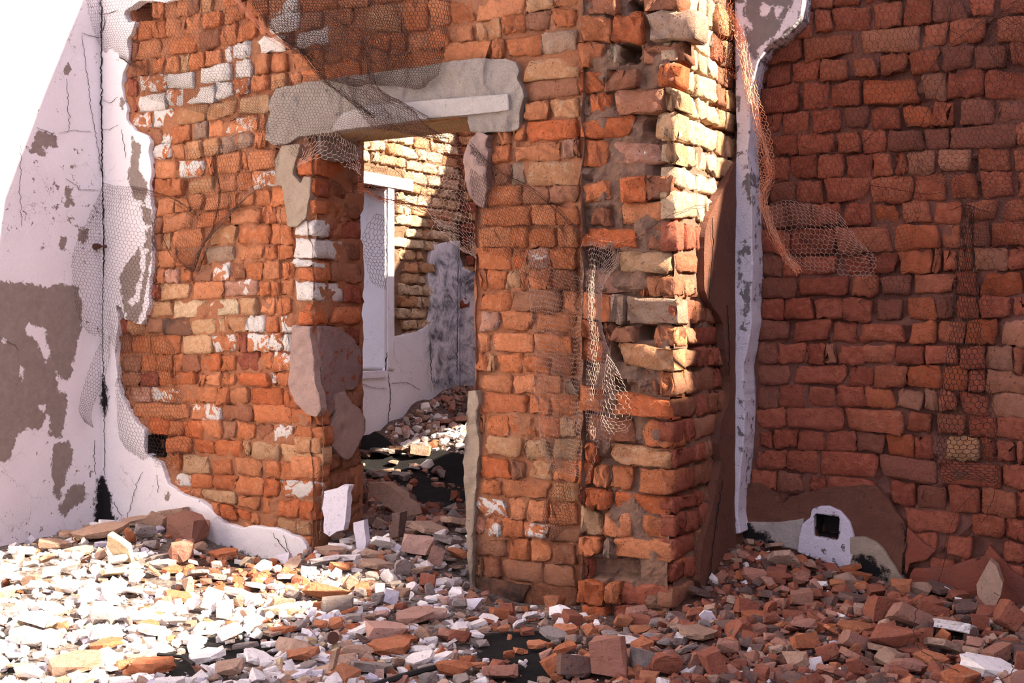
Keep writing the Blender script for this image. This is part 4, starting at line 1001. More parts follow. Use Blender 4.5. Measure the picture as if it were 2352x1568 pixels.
GX, GY = to_px(X, Y, Z)
def gplane(poly):                       # pixel outline laid on the ground
    out = []
    for a, b in poly:
        d = ray(a, b); t = (0.02 - CAM[2]) / d[2]; out.append((d[0] * t, d[1] * t))
    return np.array(out)
ash = np.full(X.shape, -1.0)
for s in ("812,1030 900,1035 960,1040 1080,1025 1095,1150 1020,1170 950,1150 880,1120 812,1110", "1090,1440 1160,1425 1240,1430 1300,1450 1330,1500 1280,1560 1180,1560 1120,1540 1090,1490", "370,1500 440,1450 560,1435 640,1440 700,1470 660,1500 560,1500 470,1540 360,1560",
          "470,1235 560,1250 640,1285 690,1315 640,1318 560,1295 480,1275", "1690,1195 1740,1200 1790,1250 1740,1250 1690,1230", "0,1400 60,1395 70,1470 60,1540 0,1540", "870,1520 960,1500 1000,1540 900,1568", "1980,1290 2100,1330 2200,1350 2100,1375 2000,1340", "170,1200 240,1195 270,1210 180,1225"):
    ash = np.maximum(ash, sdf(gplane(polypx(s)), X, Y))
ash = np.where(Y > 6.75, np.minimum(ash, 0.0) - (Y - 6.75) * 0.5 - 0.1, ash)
red = np.clip((X + 2.3) * 1.6, 0, 1)
red = np.maximum(red, np.clip(0.5 + 6 * sdf(gplane(polypx("390,1260 480,1255 600,1300 700,1320 640,1360 500,1350 400,1320")), X, Y), 0, 1))
red = np.where(Y > 4.7, 0.5, red)
idx = np.arange(X.size).reshape(X.shape)
q = np.stack([idx[:-1, :-1], idx[:-1, 1:], idx[1:, 1:], idx[1:, :-1]], -1).reshape(-1, 4)
floor = mesh_obj('floor', np.stack([X, Y, Z], -1).reshape(-1, 3), q.tolist(), 'dirt_ground', origin=np.array([-2.0, 3.5, 0.0]), attrs={'ash': np.clip(ash * 2.5, -1, 1).ravel(), 'red': red.ravel()}, props={'kind': 'structure'}, smooth=True)

def on_ground(px, py, lift=0.0):
    d = ray(px, py); z = 0.03
    for _ in range(30):
        t = (z - CAM[2]) / d[2]; p = CAM + d * t
        z = 0.5 * z + 0.5 * (float(Hg(p[0], p[1])) + lift)
    return p, t

# ------------------------------------------------------------------ rubble
def hull_mesh(P):
    bm = bmesh.new()
    for p in P: bm.verts.new(p)
    bmesh.ops.convex_hull(bm, input=bm.verts)
    loose = [v for v in bm.verts if not v.link_faces]
    if loose: bmesh.ops.delete(bm, geom=loose, context='VERTS')
    bm.normal_update()
    bm.verts.index_update()
    V = np.array([v.co[:] for v in bm.verts]); Fc = [[v.index for v in f.verts] for f in bm.faces]
    bm.free()
    return V, Fc
def frag_chunk(r, npts=15):
    P = r.normal(0, 1, (npts, 3)); P /= np.linalg.norm(P, axis=1, keepdims=True)
    P = np.sign(P) * np.abs(P) ** r.uniform(0.45, 0.8)
    P += r.normal(0, 0.06, P.shape)
    V, Fc = hull_mesh(P); V -= (V.max(0) + V.min(0)) / 2; V /= (V.max(0) - V.min(0)); return V, Fc
def frag_slab(r, n=None):
    n = n or int(r.integers(5, 8))
    t = np.sort(np.linspace(0, 2 * math.pi, n, endpoint=False) + r.uniform(-0.32, 0.32, n))
    rad = r.uniform(0.72, 1.05, n)
    top = np.stack([np.cos(t) * rad, np.sin(t) * rad * 0.9, 0.5 + r.normal(0, 0.05, n)], -1)
    bot = np.stack([np.cos(t) * rad * r.uniform(0.82, 1.08, n), np.sin(t) * rad * 0.9 * r.uniform(0.82, 1.08, n), -0.5 + r.normal(0, 0.10, n)], -1)
    V, Fc = hull_mesh(np.concatenate([top, bot])); V -= (V.max(0) + V.min(0)) / 2; V /= (V.max(0) - V.min(0)); return V, Fc
def frag_brick(r):
    P = np.array([(x, y, z) for x in (-1, 1) for y in (-1, 1) for z in (-1, 1)], float) * (1, 0.9, 0.8)
    P += r.normal(0, 0.12, P.shape)
    k = r.integers(0, 8); base = P[k].copy(); P = np.delete(P, k, 0)
    ex = [base * np.where(np.arange(3) == a, r.uniform(-0.1, 0.5), 1.0) for a in range(3)]
    P = np.concatenate([P, ex])
    V, Fc = hull_mesh(P); V -= (V.max(0) + V.min(0)) / 2; V /= (V.max(0) - V.min(0)); return V, Fc
fr = np.random.default_rng(99)
def roughen(V, Fc, amt, r):
    """broken surface: bevel-free split of every edge with a small jitter"""
    bm = bmesh.new(); vs = [bm.verts.new(v) for v in V]
    for f in Fc: bm.faces.new([vs[i] for i in f])
    bmesh.ops.triangulate(bm, faces=bm.faces)
    bmesh.ops.subdivide_edges(bm, edges=bm.edges, cuts=1, use_grid_fill=True)
    for v in bm.verts: v.co += Vector(r.normal(0, amt, 3))
    bm.verts.index_update()
    V = np.array([v.co[:] for v in bm.verts]); Fc = [[v.index for v in f.verts] for f in bm.faces]; bm.free()
    return V, Fc
TPL = {'c': [frag_chunk(fr) for _ in range(10)], 's': [frag_slab(fr) for _ in range(10)], 'b': [frag_brick(fr) for _ in range(8)]}
TPR = {k: [roughen(V, Fc, 0.018, fr) for V, Fc in v] for k, v in TPL.items()}
MESHCACHE = {}
def frag_mesh(kind, i, mat, fine):
    key = (kind, i, mat, fine)
    if key not in MESHCACHE:
        V, Fc = (TPR if fine else TPL)[kind][i]
        me = bpy.data.meshes.new('fragment_' + kind); me.from_pydata(V.tolist(), [], [list(map(int, f)) for f in Fc]); me.materials.append(MATS[FM[mat]])
        MESHCACHE[key] = me
    return MESHCACHE[key]
KN = {'c': ('rubble_chunk', 'chunk'), 's': ('plaster_fragment', 'slab'), 'b': ('brick_fragment', 'piece of brick')}
COLN = {'W': 'whitish', 'L': 'lavender white', 'G': 'grey', 'T': 'brownish tan', 'P': 'dusty pink-brown', 'Q': 'pale pinkish', 'O': 'orange', 'R': 'brick-red', 'D': 'dark', 'Y': 'cream', 'B': 'pink-brown'}
placed = []          # x, y, radius
RIGHT = RM[:, 0]; 
def rot_cam(tilt, roll, yaw):
    """yaw about up, then lean the top towards the camera, then roll in the picture"""
    fw = np.array([-math.sin(YAW), math.cos(YAW), 0]); rt = np.array([math.cos(YAW), math.sin(YAW), 0])
    return Matrix.Rotation(roll, 3, Vector(fw)) @ Matrix.Rotation(-tilt, 3, Vector(rt)) @ Matrix.Rotation(yaw + YAW, 3, 'Z')
REG = [('in the heap in the left corner under the white wall', "150,1180 490,1180 490,1330 330,1330 200,1270 150,1262"),
       ('at the foot of the white left wall', "-50,1200 205,1200 215,1300 -50,1310"),
       ('inside the doorway behind the threshold', "800,1090 1095,1090 1095,1230 800,1230"),
       ('in the room beyond the doorway', "800,880 1100,880 1100,1090 800,1090"),
       ('in the pale heap spilling out of the doorway', "700,1230 1100,1230 1100,1440 640,1440 640,1290"),
       ('on the reddish gravel below the back wall', "480,1230 700,1280 640,1370 400,1350 480,1300"),
       ('in the sunlit rubble at the left', "-60,1300 400,1330 640,1380 640,1440 330,1500 -60,1660"),
       ('on the black ash before the sunlit patch', "330,1500 640,1440 800,1440 800,1700 100,1700"),
       ('in the foreground below the doorway', "800,1440 1090,1440 1090,1700 800,1700"),
       ('at the foot of the brick pier', "1090,1380 1560,1380 1620,1480 1090,1480"),
       ('in the foreground before the pier', "1090,1480 1640,1470 1640,1700 1090,1700"),
       ('between the pier and the square vent', "1560,1200 1980,1200 1980,1400 1560,1400"),
       ('in the foreground right of the pier', "1620,1400 1990,1400 1990,1700 1620,1700"),
       ('in the red rubble at the right', "1980,1280 2500,1280 2500,1440 1980,1440"),
       ('in the bottom right corner', "1990,1440 2500,1440 2500,1700 1990,1700")]
REGP = [(n, polypx(s)) for n, s in REG]
def region(px, py):
    for n, p in REGP:
        if sdf(p, np.array([px]), np.array([py]))[0] > 0: return n
    return 'lying in the rubble'
HAND = []
def put(px, py, wpx, hpx, col, shape=None, roll=None, label=None, yaw=None):
    """px,py centre; wpx,hpx extent in the picture"""
    if shape is None:
        shape = 's' if hpx < wpx * 0.62 and col in 'WLGTPQ' else ('b' if col in 'ORPB' else 'c')
    base, t = on_ground(px, py + hpx * 0.42)
    s = t / F * 1.12
    Wd = wpx * s; Hh = hpx * s
    view = math.atan2(CAM[2] - base[2], math.hypot(base[0], base[1]))
    if shape == 's':
        th = max(0.012, min(0.035, Wd * 0.20)); L = Wd * 0.80
        tilt = math.asin(max(0.0, min(1.0, (Hh - th * 0.8) / L))) - view
        tilt = max(-0.15, min(1.25, tilt)); dim = (Wd, L, th)
        hz = (abs(math.sin(tilt)) * L + th) / 2
    else:
        D = min(Wd, max(Hh, Wd * 0.6)) * 0.9; tilt = rng.uniform(-0.15, 0.35)
        dz = max(0.35 * Wd, Hh - D * math.sin(view) * 0.6); dim = (Wd, D, dz); hz = dz / 2
    R = rot_cam(tilt, rng.uniform(-0.2, 0.2) if roll is None else math.radians(roll), (rng.uniform(-0.35, 0.35) + (math.pi if rng.random() < 0.5 else 0)) if yaw is None else yaw)
    fwd = np.array([-math.sin(YAW), math.cos(YAW)])
    back = math.cos(tilt) * dim[1] / 2 if shape == 's' else dim[1] / 2
    x, y = base[0] + fwd[0] * back * 0.55, base[1] + fwd[1] * back * 0.55
    r = max(Wd, dim[1]) / 2
    if y < 4.34 and x < -2.75 and y + r * 0.5 > 4.30 and not (-3.69 < x < -2.77): y = 4.30 - r * 0.5
    if x - r * 0.5 < -5.17 and y < 4.4: x = -5.17 + r * 0.5
    if x > -1.65 and y + r * 0.5 > 4.60: y = 4.60 - r * 0.5
    z = float(Hg(x, y)) + hz * 0.85 + 0.012
    me = frag_mesh(shape, int(rng.integers(len(TPR[shape]))), col, True)
    o = bpy.data.objects.new(KN[shape][0], me); C.objects.link(o)
    M = R.to_4x4() @ Matrix.Diagonal((*dim, 1)); M.translation = Vector((x, y, z)); o.matrix_world = M
    placed.append((x, y, r * 0.85))
    HAND.append((o, shape, col, region(px, py), wpx * hpx, label, px))
    return o
def crop_list(code, txt):
    for tok in txt.split():
        a = tok.split(',')
        X0, Y0 = topx(code, float(a[0]), float(a[1])); s = CR[code][2]
        col = a[4][0]; sh = a[4][1] if len(a[4]) > 1 else None
        put(X0, Y0, float(a[2]) / s, float(a[3]) / s, col, sh, float(a[5]) if len(a) > 5 else None)
crop_list('9', """1215,575,200,190,Bb,12 1180,735,140,150,Bc,5 1330,580,90,130,Bc,10 1030,530,160,110,Tc,20 950,600,130,90,Gc 850,620,75,100,Oc 775,715,210,190,Ys,35 1190,490,150,110,Tb,-10 1090,490,80,90,Tc
330,680,200,60,Ts 130,715,180,70,Ws 450,610,160,50,Ts 640,620,330,50,Ts,-8 870,530,180,40,Ts,-8 700,550,110,70,Wc 985,680,80,60,Gc 1050,760,150,50,Gs 1060,815,160,40,Gs 1120,850,120,35,Os 740,860,170,90,Ys
630,795,110,60,Ws 1290,870,130,80,Gs 1420,890,110,40,Gs 740,960,150,120,Wc 860,985,130,80,Ws 890,905,90,90,Wc 610,960,150,60,Ws,20 690,1270,200,120,Wc 1000,1250,220,100,Ws,10 700,1140,240,100,Wc 930,1170,200,90,Wc
1390,1050,110,150,Wb,15 1150,1020,180,60,Os,8 1560,1000,170,70,Ws,15 1500,1260,170,110,Wc 1600,1350,160,80,Gs 1340,1440,220,60,Ws,-8 1680,1430,180,60,Ws,15 1500,1500,170,120,Tc 980,1500,280,100,Oc 460,1510,340,70,Ts,-4 680,1350,200,60,Os,-12
160,1300,200,140,Wc 210,1180,220,120,Wc 80,900,160,90,Ws 440,830,130,80,Wc 330,860,120,70,Wc 430,960,150,90,Wc 250,950,120,60,Wc 60,790,110,50,Ys 1460,745,180,40,Os 320,1090,170,60,Ws,20 570,1020,90,110,Wc 720,1030,140,50,Ws,25
1100,1090,150,80,Wc 1150,1180,120,80,Ws 1260,1080,90,80,Wc 900,1370,110,60,Wc 80,1410,100,50,Ws 100,1480,130,70,Ys 180,1540,180,60,Wc 60,1240,120,60,Gs,-40 40,1140,100,60,Gc 770,780,120,60,Wc 500,720,200,60,Ts 1420,810,70,50,Gc 400,1220,80,50,Oc
520,1210,70,60,Wc 350,1330,80,70,Wc 250,1410,70,50,Wc 970,1560,80,40,Wc 1310,1510,110,90,Pc 740,1440,170,60,Ws,-10 710,1500,120,60,Ws 800,1480,90,70,Oc 880,1440,120,70,Tc 1580,1060,90,80,Tc 1660,1050,110,90,Wc 1470,1090,100,80,Wc 300,770,110,60,Ts,-30 1010,860,100,40,Ts,35
""")
crop_list('A', """910,670,150,110,Ws,12 1140,690,200,130,Qb,10 1210,580,240,60,Ts,12 1380,530,180,90,Ts,8 1330,650,180,70,Gs,15 1070,590,150,50,Ts 590,600,180,50,Ts,-22 560,720,180,50,Ts 620,690,140,50,Ws 680,765,160,70,Ws 520,780,170,80,Ws 870,820,190,55,Ts,8
1260,770,90,130,Qb,20 1040,840,110,110,Gc 1150,850,150,60,Ts 1290,820,80,50,Wc 530,1000,290,120,Oc,8 610,1080,190,110,Gb,-4 680,1120,120,60,Os,-20 215,1110,210,80,Ys,-10 60,1060,120,80,Wc 200,960,120,50,Ws 280,890,120,50,Ws 70,950,130,60,Ws
250,1245,160,70,Os 350,1220,100,70,Gc 755,1245,180,70,Ws,-20 930,1260,250,110,Qb,5 950,1370,260,80,Os,-6 1165,1380,120,40,Ws 790,1310,130,60,Ds,30 740,1400,200,80,Tc 830,1490,260,140,Gs,8 90,1430,210,80,Ws,18 1150,1465,200,40,Ws,-10 1420,1290,130,80,Rb,8
160,1340,140,70,Ws 370,1420,220,80,Oc 320,1370,240,80,Tc 1210,920,90,90,Rb,10 960,1030,90,100,Lb,10 890,970,60,70,Wb 1100,960,70,70,Wc 1220,980,60,90,Gc 1190,1110,100,90,Ls,-20 1270,1120,60,60,Wc 1350,930,60,60,Wc 1400,930,60,70,Wc 1310,1050,70,60,Qc 770,1000,60,70,Gc
880,1040,80,80,Gc 1420,1070,90,80,Gc 1460,920,50,110,Gs 800,930,110,60,Qc 700,940,70,90,Tb,30 710,900,110,40,Ts,-35 980,940,110,40,Gs,-12 1040,1000,90,70,Tc 840,890,90,60,Gc 980,770,100,70,Gc 820,750,110,80,Tc 1400,830,110,50,Ts 1350,790,100,60,Gs 1400,740,130,70,Oc
1440,1000,60,50,Wc 1240,1040,100,50,Wc 1140,1040,70,40,Gs 1030,1090,80,50,Rc 1060,1130,110,40,Gs 900,1140,90,50,Qc 720,1165,100,50,Gb 600,1200,100,80,Oc 500,1210,80,60,Oc 820,1080,110,50,Gs,-15 740,1060,90,40,Ws 450,1130,40,70,Lb,10 370,1160,80,50,Ws 300,1170,80,40,Gs
180,1270,120,40,Ts 1240,1160,180,40,Qs 1120,1180,250,50,Qs 1230,1230,100,40,Gs 1300,1240,90,60,Gc 1060,1250,100,60,Ts 1060,1300,140,50,Os 1190,1330,80,50,Ls,30 1360,1330,80,50,Ws,-35 1520,1270,90,30,Ws,10 1580,1250,90,50,Tc 1570,1330,80,50,Gc 1080,1430,90,40,Gc 940,1440,80,40,Ws
1020,1460,70,80,Tc 1290,1430,160,60,Ws,-15 1200,1500,120,50,Gc 500,1460,80,60,Gc 560,1530,190,50,Ts,-12 350,1540,160,60,Ls 60,1520,130,60,Tc 660,1440,140,70,Tc,-10 1380,1500,230,110,Oc 1100,1450,60,40,Wc 640,830,150,60,Oc,5 540,870,60,40,Wc 500,920,90,50,Gc 330,1000,90,70,Gc 140,1020,90,40,Gc
""")
crop_list('B', """465,1150,120,90,Ws,-8 380,1200,90,70,Ws,-30 280,1235,90,50,Oc 100,1275,90,40,Ws,10 605,1290,180,40,Gs,8 500,1345,130,40,Os,-5 680,1370,150,80,Oc,-25 970,1430,210,270,Bb,-4 1110,1310,150,55,Ws,8 740,1490,190,160,Db,10 1190,1450,140,150,Gb,12 1350,1480,200,150,Rc
1560,1440,150,190,Ps,-40 1660,1480,130,190,Rb,-20 1450,1230,150,70,Ts,12 1570,1285,220,60,Ts 1620,1160,100,100,Ls,20 840,1240,90,90,Oc 830,1170,100,50,Oc 1065,1190,110,80,Oc 1170,1180,150,60,Rb,5 1180,1240,130,60,Oc 690,1240,160,60,Oc 1580,1000,160,60,Ds,25 990,1270,130,50,Gs
310,1410,80,60,Oc 600,1480,120,120,Ob,-30 250,1540,220,60,Pc 400,1470,60,50,Ws,40 860,1330,80,90,Dc 1270,1200,60,60,Gc 1320,1210,60,50,Rc 1330,1330,90,60,Gc 1420,1330,80,60,Gc 1480,1370,150,80,Gs,-25 1650,1080,130,50,Rs,20 1510,1150,60,70,Rc 70,1170,70,30,Oc 330,1170,60,80,Ps,40 560,1420,100,90,Pc,-40
620,1330,60,40,Gc 160,1460,40,50,Wc 80,1480,140,70,Os 160,1520,70,50,Gc 770,1310,60,60,Gc 1240,1290,90,50,Gc 1560,880,120,50,Rs 1640,1200,110,50,Ts,-20 1600,1210,80,60,Gc
""")
crop_list('E', """155,785,180,150,Ts,8 35,930,90,70,Pc 270,1035,140,90,Pb,-12 160,1085,80,90,Pc 405,940,70,40,Wc 500,940,90,60,Oc 130,665,110,60,Ts 590,830,150,60,Os 640,885,180,60,Os,8 660,960,90,60,Oc 800,1110,190,170,Rb,8 1010,1170,270,120,Pb,22 1130,1120,190,90,Rb,15
1300,1235,290,150,Ws,12 1410,1340,100,90,Pc 1640,1170,150,170,Rb,35 640,1240,220,70,Os,5 890,1310,300,190,Rc,5 1210,1350,210,130,Ts,18 1290,1345,80,60,Pc 290,1330,170,110,Ob,-8 240,1450,170,130,Tc 440,1400,130,110,Rb,-15 620,1330,170,110,Pb,20 640,1430,230,110,Ps,25
480,1520,190,110,Ps,20 620,1490,140,170,Rs,50 800,1370,170,80,Ts,12 1530,1520,330,100,Ws,8 1700,1480,60,150,Rb 1560,1410,170,110,Pb,-20 1320,955,130,40,Ws,25 1300,1020,130,60,Rb,5 280,1210,160,80,Pc,-8 60,1180,90,80,Rc 620,1040,220,80,Ds,12 1410,1410,110,80,Ts,-40 980,1500,220,60,Pc
520,1090,60,40,Pc 1440,1200,100,100,Rb,10 270,900,110,90,Pc 340,830,140,70,Ps,15 180,900,90,60,Rc 1170,990,200,40,Ds,10 1360,1120,170,40,Ds 1010,1080,70,60,Oc,30 300,980,90,40,Gs 370,910,80,50,Rc 60,1100,90,90,Rc 120,1230,90,50,Oc,-30 420,1180,130,50,Rs,10 470,1250,110,50,Os,35 540,1180,120,50,Ds
60,1300,90,60,Pc 200,1240,90,50,Rc 100,1380,90,60,Tc 70,1440,120,60,Rs 180,1500,120,60,Pc 330,1260,60,40,Tc 480,1340,70,60,Ls 720,1290,90,70,Rc 700,1180,80,50,Pc 1090,1290,80,110,Rb 1480,1120,120,40,Ds 1540,1270,110,50,Rs 1640,1320,120,50,Rs 1120,1440,200,60,Os,5 870,1520,110,80,Pc 1260,1430,90,40,Rc 1320,1500,90,50,Wc
1010,1400,180,60,Rs 860,1170,100,50,Rc 1540,1540,90,50,Rc 1380,1060,90,60,Ds 1240,930,120,40,Ds 1100,1040,110,40,Ds 1020,960,120,40,Ds 1600,1060,130,60,Rs
""")
# rubble in the room beyond
crop_list('6', """640,1195,160,30,Ws 750,1185,100,90,Ts,-15 600,1250,130,50,Ps,25 720,1320,150,60,Ps 620,1330,110,50,Ps 480,1320,80,40,Tc 440,1370,60,40,Wc 550,1470,90,60,Oc 660,1420,80,40,Wc 620,1460,70,40,Wc 340,1430,110,40,Ws 400,1400,70,30,Ws 230,1340,70,50,Wc 330,1510,120,60,Ts 460,1520,120,70,Tb 180,1500,100,40,Gs 720,1450,60,40,Wc
560,1370,60,40,Wc 500,1400,50,40,Tc 380,1500,60,40,Dc 150,1380,60,30,Ws 290,1340,60,30,Tc 640,1290,60,30,Ws 540,1210,60,30,Gs""")
crop_list('A', """1000,50,120,50,Ts 1150,70,110,80,Gb 910,130,180,50,Gs,4 1120,170,70,30,Ls,15 890,220,100,50,Gc 1290,100,60,50,Gc 860,40,120,50,Gs 800,110,70,50,Dc 760,370,100,90,Dc,20 1080,510,130,60,Ds,25 800,520,110,80,Dc 900,600,110,50,Ds 620,620,90,70,Dc 1200,430,80,30,Rs 1360,440,90,30,Gs 1430,460,120,40,Ds,5 1200,510,130,50,Ts,8 1290,545,60,40,Dc 1450,590,110,40,Gs""")

# special leaning pieces, outlines of their own with real thickness
def lean(name, plane, s, thick, mat, label, cat, back=0.0, top=0.0):
    P = polypx(s); q = plane.un(P[:, 0], P[:, 1])
    # resample the outline and roughen it
    pts = []
    for i in range(len(q)):
        a, b = q[i], q[(i + 1) % len(q)]; m = max(1, int(np.linalg.norm(b - a) / 0.03))
        for k in range(m): pts.append(a + (b - a) * k / m + rng.normal(0, 0.0022, 2))
    pts = np.array(pts); n = len(pts); zmin, zmax = pts[:, 1].min(), pts[:, 1].max()
    lo = back + (top - back) * (pts[:, 1] - zmin) / (zmax - zmin)
    Fv = plane.pt(pts[:, 0], pts[:, 1], -lo); nrm = np.array([0, 1, 0]) if plane.ax == 'Y' else np.array([-1, 0, 0])
    inner = Fv + nrm * thick * rng.uniform(0.8, 1.1, (n, 1)) + rng.normal(0, 0.002, (n, 3))
    V = np.concatenate([Fv, inner]); Fc = [list(range(n))[::-1], list(range(n, 2 * n))] + [[i, (i + 1) % n, n + (i + 1) % n, n + i] for i in range(n)]
    bm = bmesh.new(); vs = [bm.verts.new(v) for v in V]
    for f in Fc: bm.faces.new([vs[i] for i in f])
    bmesh.ops.recalc_face_normals(bm, faces=bm.faces)
    bmesh.ops.triangulate(bm, faces=[f for f in bm.faces if len(f.verts) > 4])
    V = np.array([v.co[:] for v in bm.verts]); Fc = [[v.index for v in f.verts] for f in bm.faces]; bm.free()
    o = mesh_obj(name, V, Fc, mat); tag(o, label, cat); return o
Pl = Plane
lean('plaster_fragment', Pl('Y', 4.24), "730,1133 768,1119 783,1118 786,1215 757,1231 742,1222 738,1190 731,1170", 0.035, 'frag_lavender', 'tall lavender plaster slab leaning upright against the left door jamb', 'rubble', 0.0, 0.06)
lean('plaster_fragment', Pl('Y', 4.10), "797,1202 820,1198 836,1262 833,1278 818,1268 808,1240", 0.03, 'frag_lavender', 'narrow leaning plaster slab right of the tall upright slab', 'rubble', 0.0, 0.05)
lean('fallen_stone_block', Pl('Y', 4.95), "824,1115 846,1111 870,1120 902,1140 935,1164 949,1184 946,1200 925,1192 890,1170 850,1146 826,1126", 0.07, 'frag_tan', 'long brown broken beam lying slanted inside the doorway', 'rubble', 0.0, 0.1)
lean('brick_fragment', Pl('Y', 4.35), "896,1178 915,1178 913,1232 893,1236", 0.06, 'frag_dark', 'dark brown brick piece standing upright under the slanted beam', 'rubble', 0.0, 0.02)
lean('stone_shard', Pl('Y', 4.44), "2262,1298 2278,1310 2288,1335 2297,1345 2296,1375 2283,1400 2262,1390 2242,1370 2236,1345 2248,1325", 0.05, 'frag_tan', 'pointed tan stone shard standing against the right wall', 'rubble', 0.0, 0.12)
lean('plaster_stick', Pl('Y', 2.62), "757,1494 768,1492 766,1538 753,1542", 0.02, 'frag_tan', 'small upright tan splinter below the round black washer', 'rubble', 0.0, 0.01)

# labels: every hand-placed piece is told apart by rank of size within its place
ORD = ['largest', 'second largest', 'third largest', 'fourth largest', 'fifth largest', 'sixth largest', 'seventh largest', 'eighth largest', 'ninth largest', 'tenth largest']
byk = {}
for h in HAND: byk.setdefault((h[1], h[2], h[3]), []).append(h)
for (sh, col, reg), lst in byk.items():
    lst.sort(key=lambda h: -h[4])
    for k, h in enumerate(lst):
        o = h[0]; noun = KN[sh][1]
        if k < len(ORD) and len(lst) > 1: lab = f'{ORD[k]} {COLN[col]} {noun} {reg}'
        elif len(lst) == 1: lab = f'{COLN[col]} {noun} {reg}'
        else: lab = f'small {COLN[col]} {noun} {reg}'; o['group'] = f'small {COLN[col]} pieces {reg}'
        o['label'] = lab; o['category'] = 'rubble'
        if 'group' not in o: o['group'] = {'c': 'rubble chunks', 's': 'broken plaster slabs', 'b': 'broken brick pieces'}[sh] + ' ' + reg

# smaller individual pieces between them, then gravel
def zone_cols(x, y, px):
    if y > 4.75: return 'WTGPT' if y > 6.2 else 'DGTRD'
    if px < 330 + 0: return 'WWWWWYTL'
    if px < 1120: return 'WWTGPOWGLT' if px > 640 else 'WWWTGOY'
    return 'RRPOTRDDPR' if px > 1500 else 'OPRTWGO'
ashpoly = [gplane(polypx(s)) for s in ("812,1030 900,1035 960,1040 1080,1025 1095,1150 1020,1170 950,1150 880,1120 812,1110", "1090,1440 1160,1425 1240,1430 1300,1450 1330,1500 1280,1560 1180,1560 1120,1540 1090,1490", "370,1500 440,1450 560,1435 640,1440 700,1470 660,1500 560,1500 470,1540 360,1560")]
def inash(x, y):
    return any(sdf(p, np.array([x]), np.array([y]))[0] > 0 for p in ashpoly)
pl = np.array(placed)
cnt = {}
tries = 0; made = 0
GRP = {'c': 'small rubble chunks', 's': 'small plaster chips', 'b': 'small brick pieces'}
while made < 620 and tries < 9000:
    tries += 1
    px = rng.uniform(-20, 2372); py = rng.uniform(930, 1600)
    p, t = on_ground(px, py)
    x, y = p[0], p[1]
    if x < -5.12 or (x < -2.05 and 4.22 < y < 4.72 and not (-3.6 < x < -2.85)) or (-2.12 < x < -1.56 and 3.86 < y < 4.7) or (x > -1.66 and y > 4.55) or y > 7.8: continue
    if y > 4.75 and not (800 < px < 1095): continue
    if rng.random() < 0.85 and inash(x, y): continue
    s = (0.036 + 0.055 * rng.random() ** 1.5) * (1.15 if px > 1500 else 1.0)
    if len(pl) and np.min((pl[:, 0] - x) ** 2 + (pl[:, 1] - y) ** 2 - (pl[:, 2] * 0.62 + s * 0.40) ** 2) < 0: continue
    col = zone_cols(x, y, px); col = col[int(rng.integers(len(col)))]
    sh = 'b' if col in 'OR' and rng.random() < 0.5 else ('s' if rng.random() < 0.45 else 'c')
    dim = (s, s * rng.uniform(0.6, 0.95), s * (rng.uniform(0.2, 0.35) if sh == 's' else rng.uniform(0.45, 0.8)))
    me = frag_mesh(sh, int(rng.integers(len(TPL[sh]))), col, False)
    o = bpy.data.objects.new({'c': 'stone_chip', 's': 'plaster_chip', 'b': 'brick_chip'}[sh], me); C.objects.link(o)
    R = Matrix.Rotation(rng.uniform(0, 6.28), 3, 'Z') @ Matrix.Rotation(rng.uniform(-0.35, 0.35), 3, 'X') @ Matrix.Rotation(rng.uniform(-0.35, 0.35), 3, 'Y')
    M = R.to_4x4() @ Matrix.Diagonal((*dim, 1)); M.translation = Vector((x, y, float(Hg(x, y)) + dim[2] * 0.40)); o.matrix_world = M
    reg = region(*[float(v) for v in to_px(np.array(x), np.array(y), np.array(0.02))])
    tag(o, f'small {COLN[col]} {"chip" if sh != "b" else "brick chip"} {reg}', 'rubble', f'{GRP[sh]} {reg}')
    pl = np.vstack([pl, (x, y, s * 0.5)]); made += 1

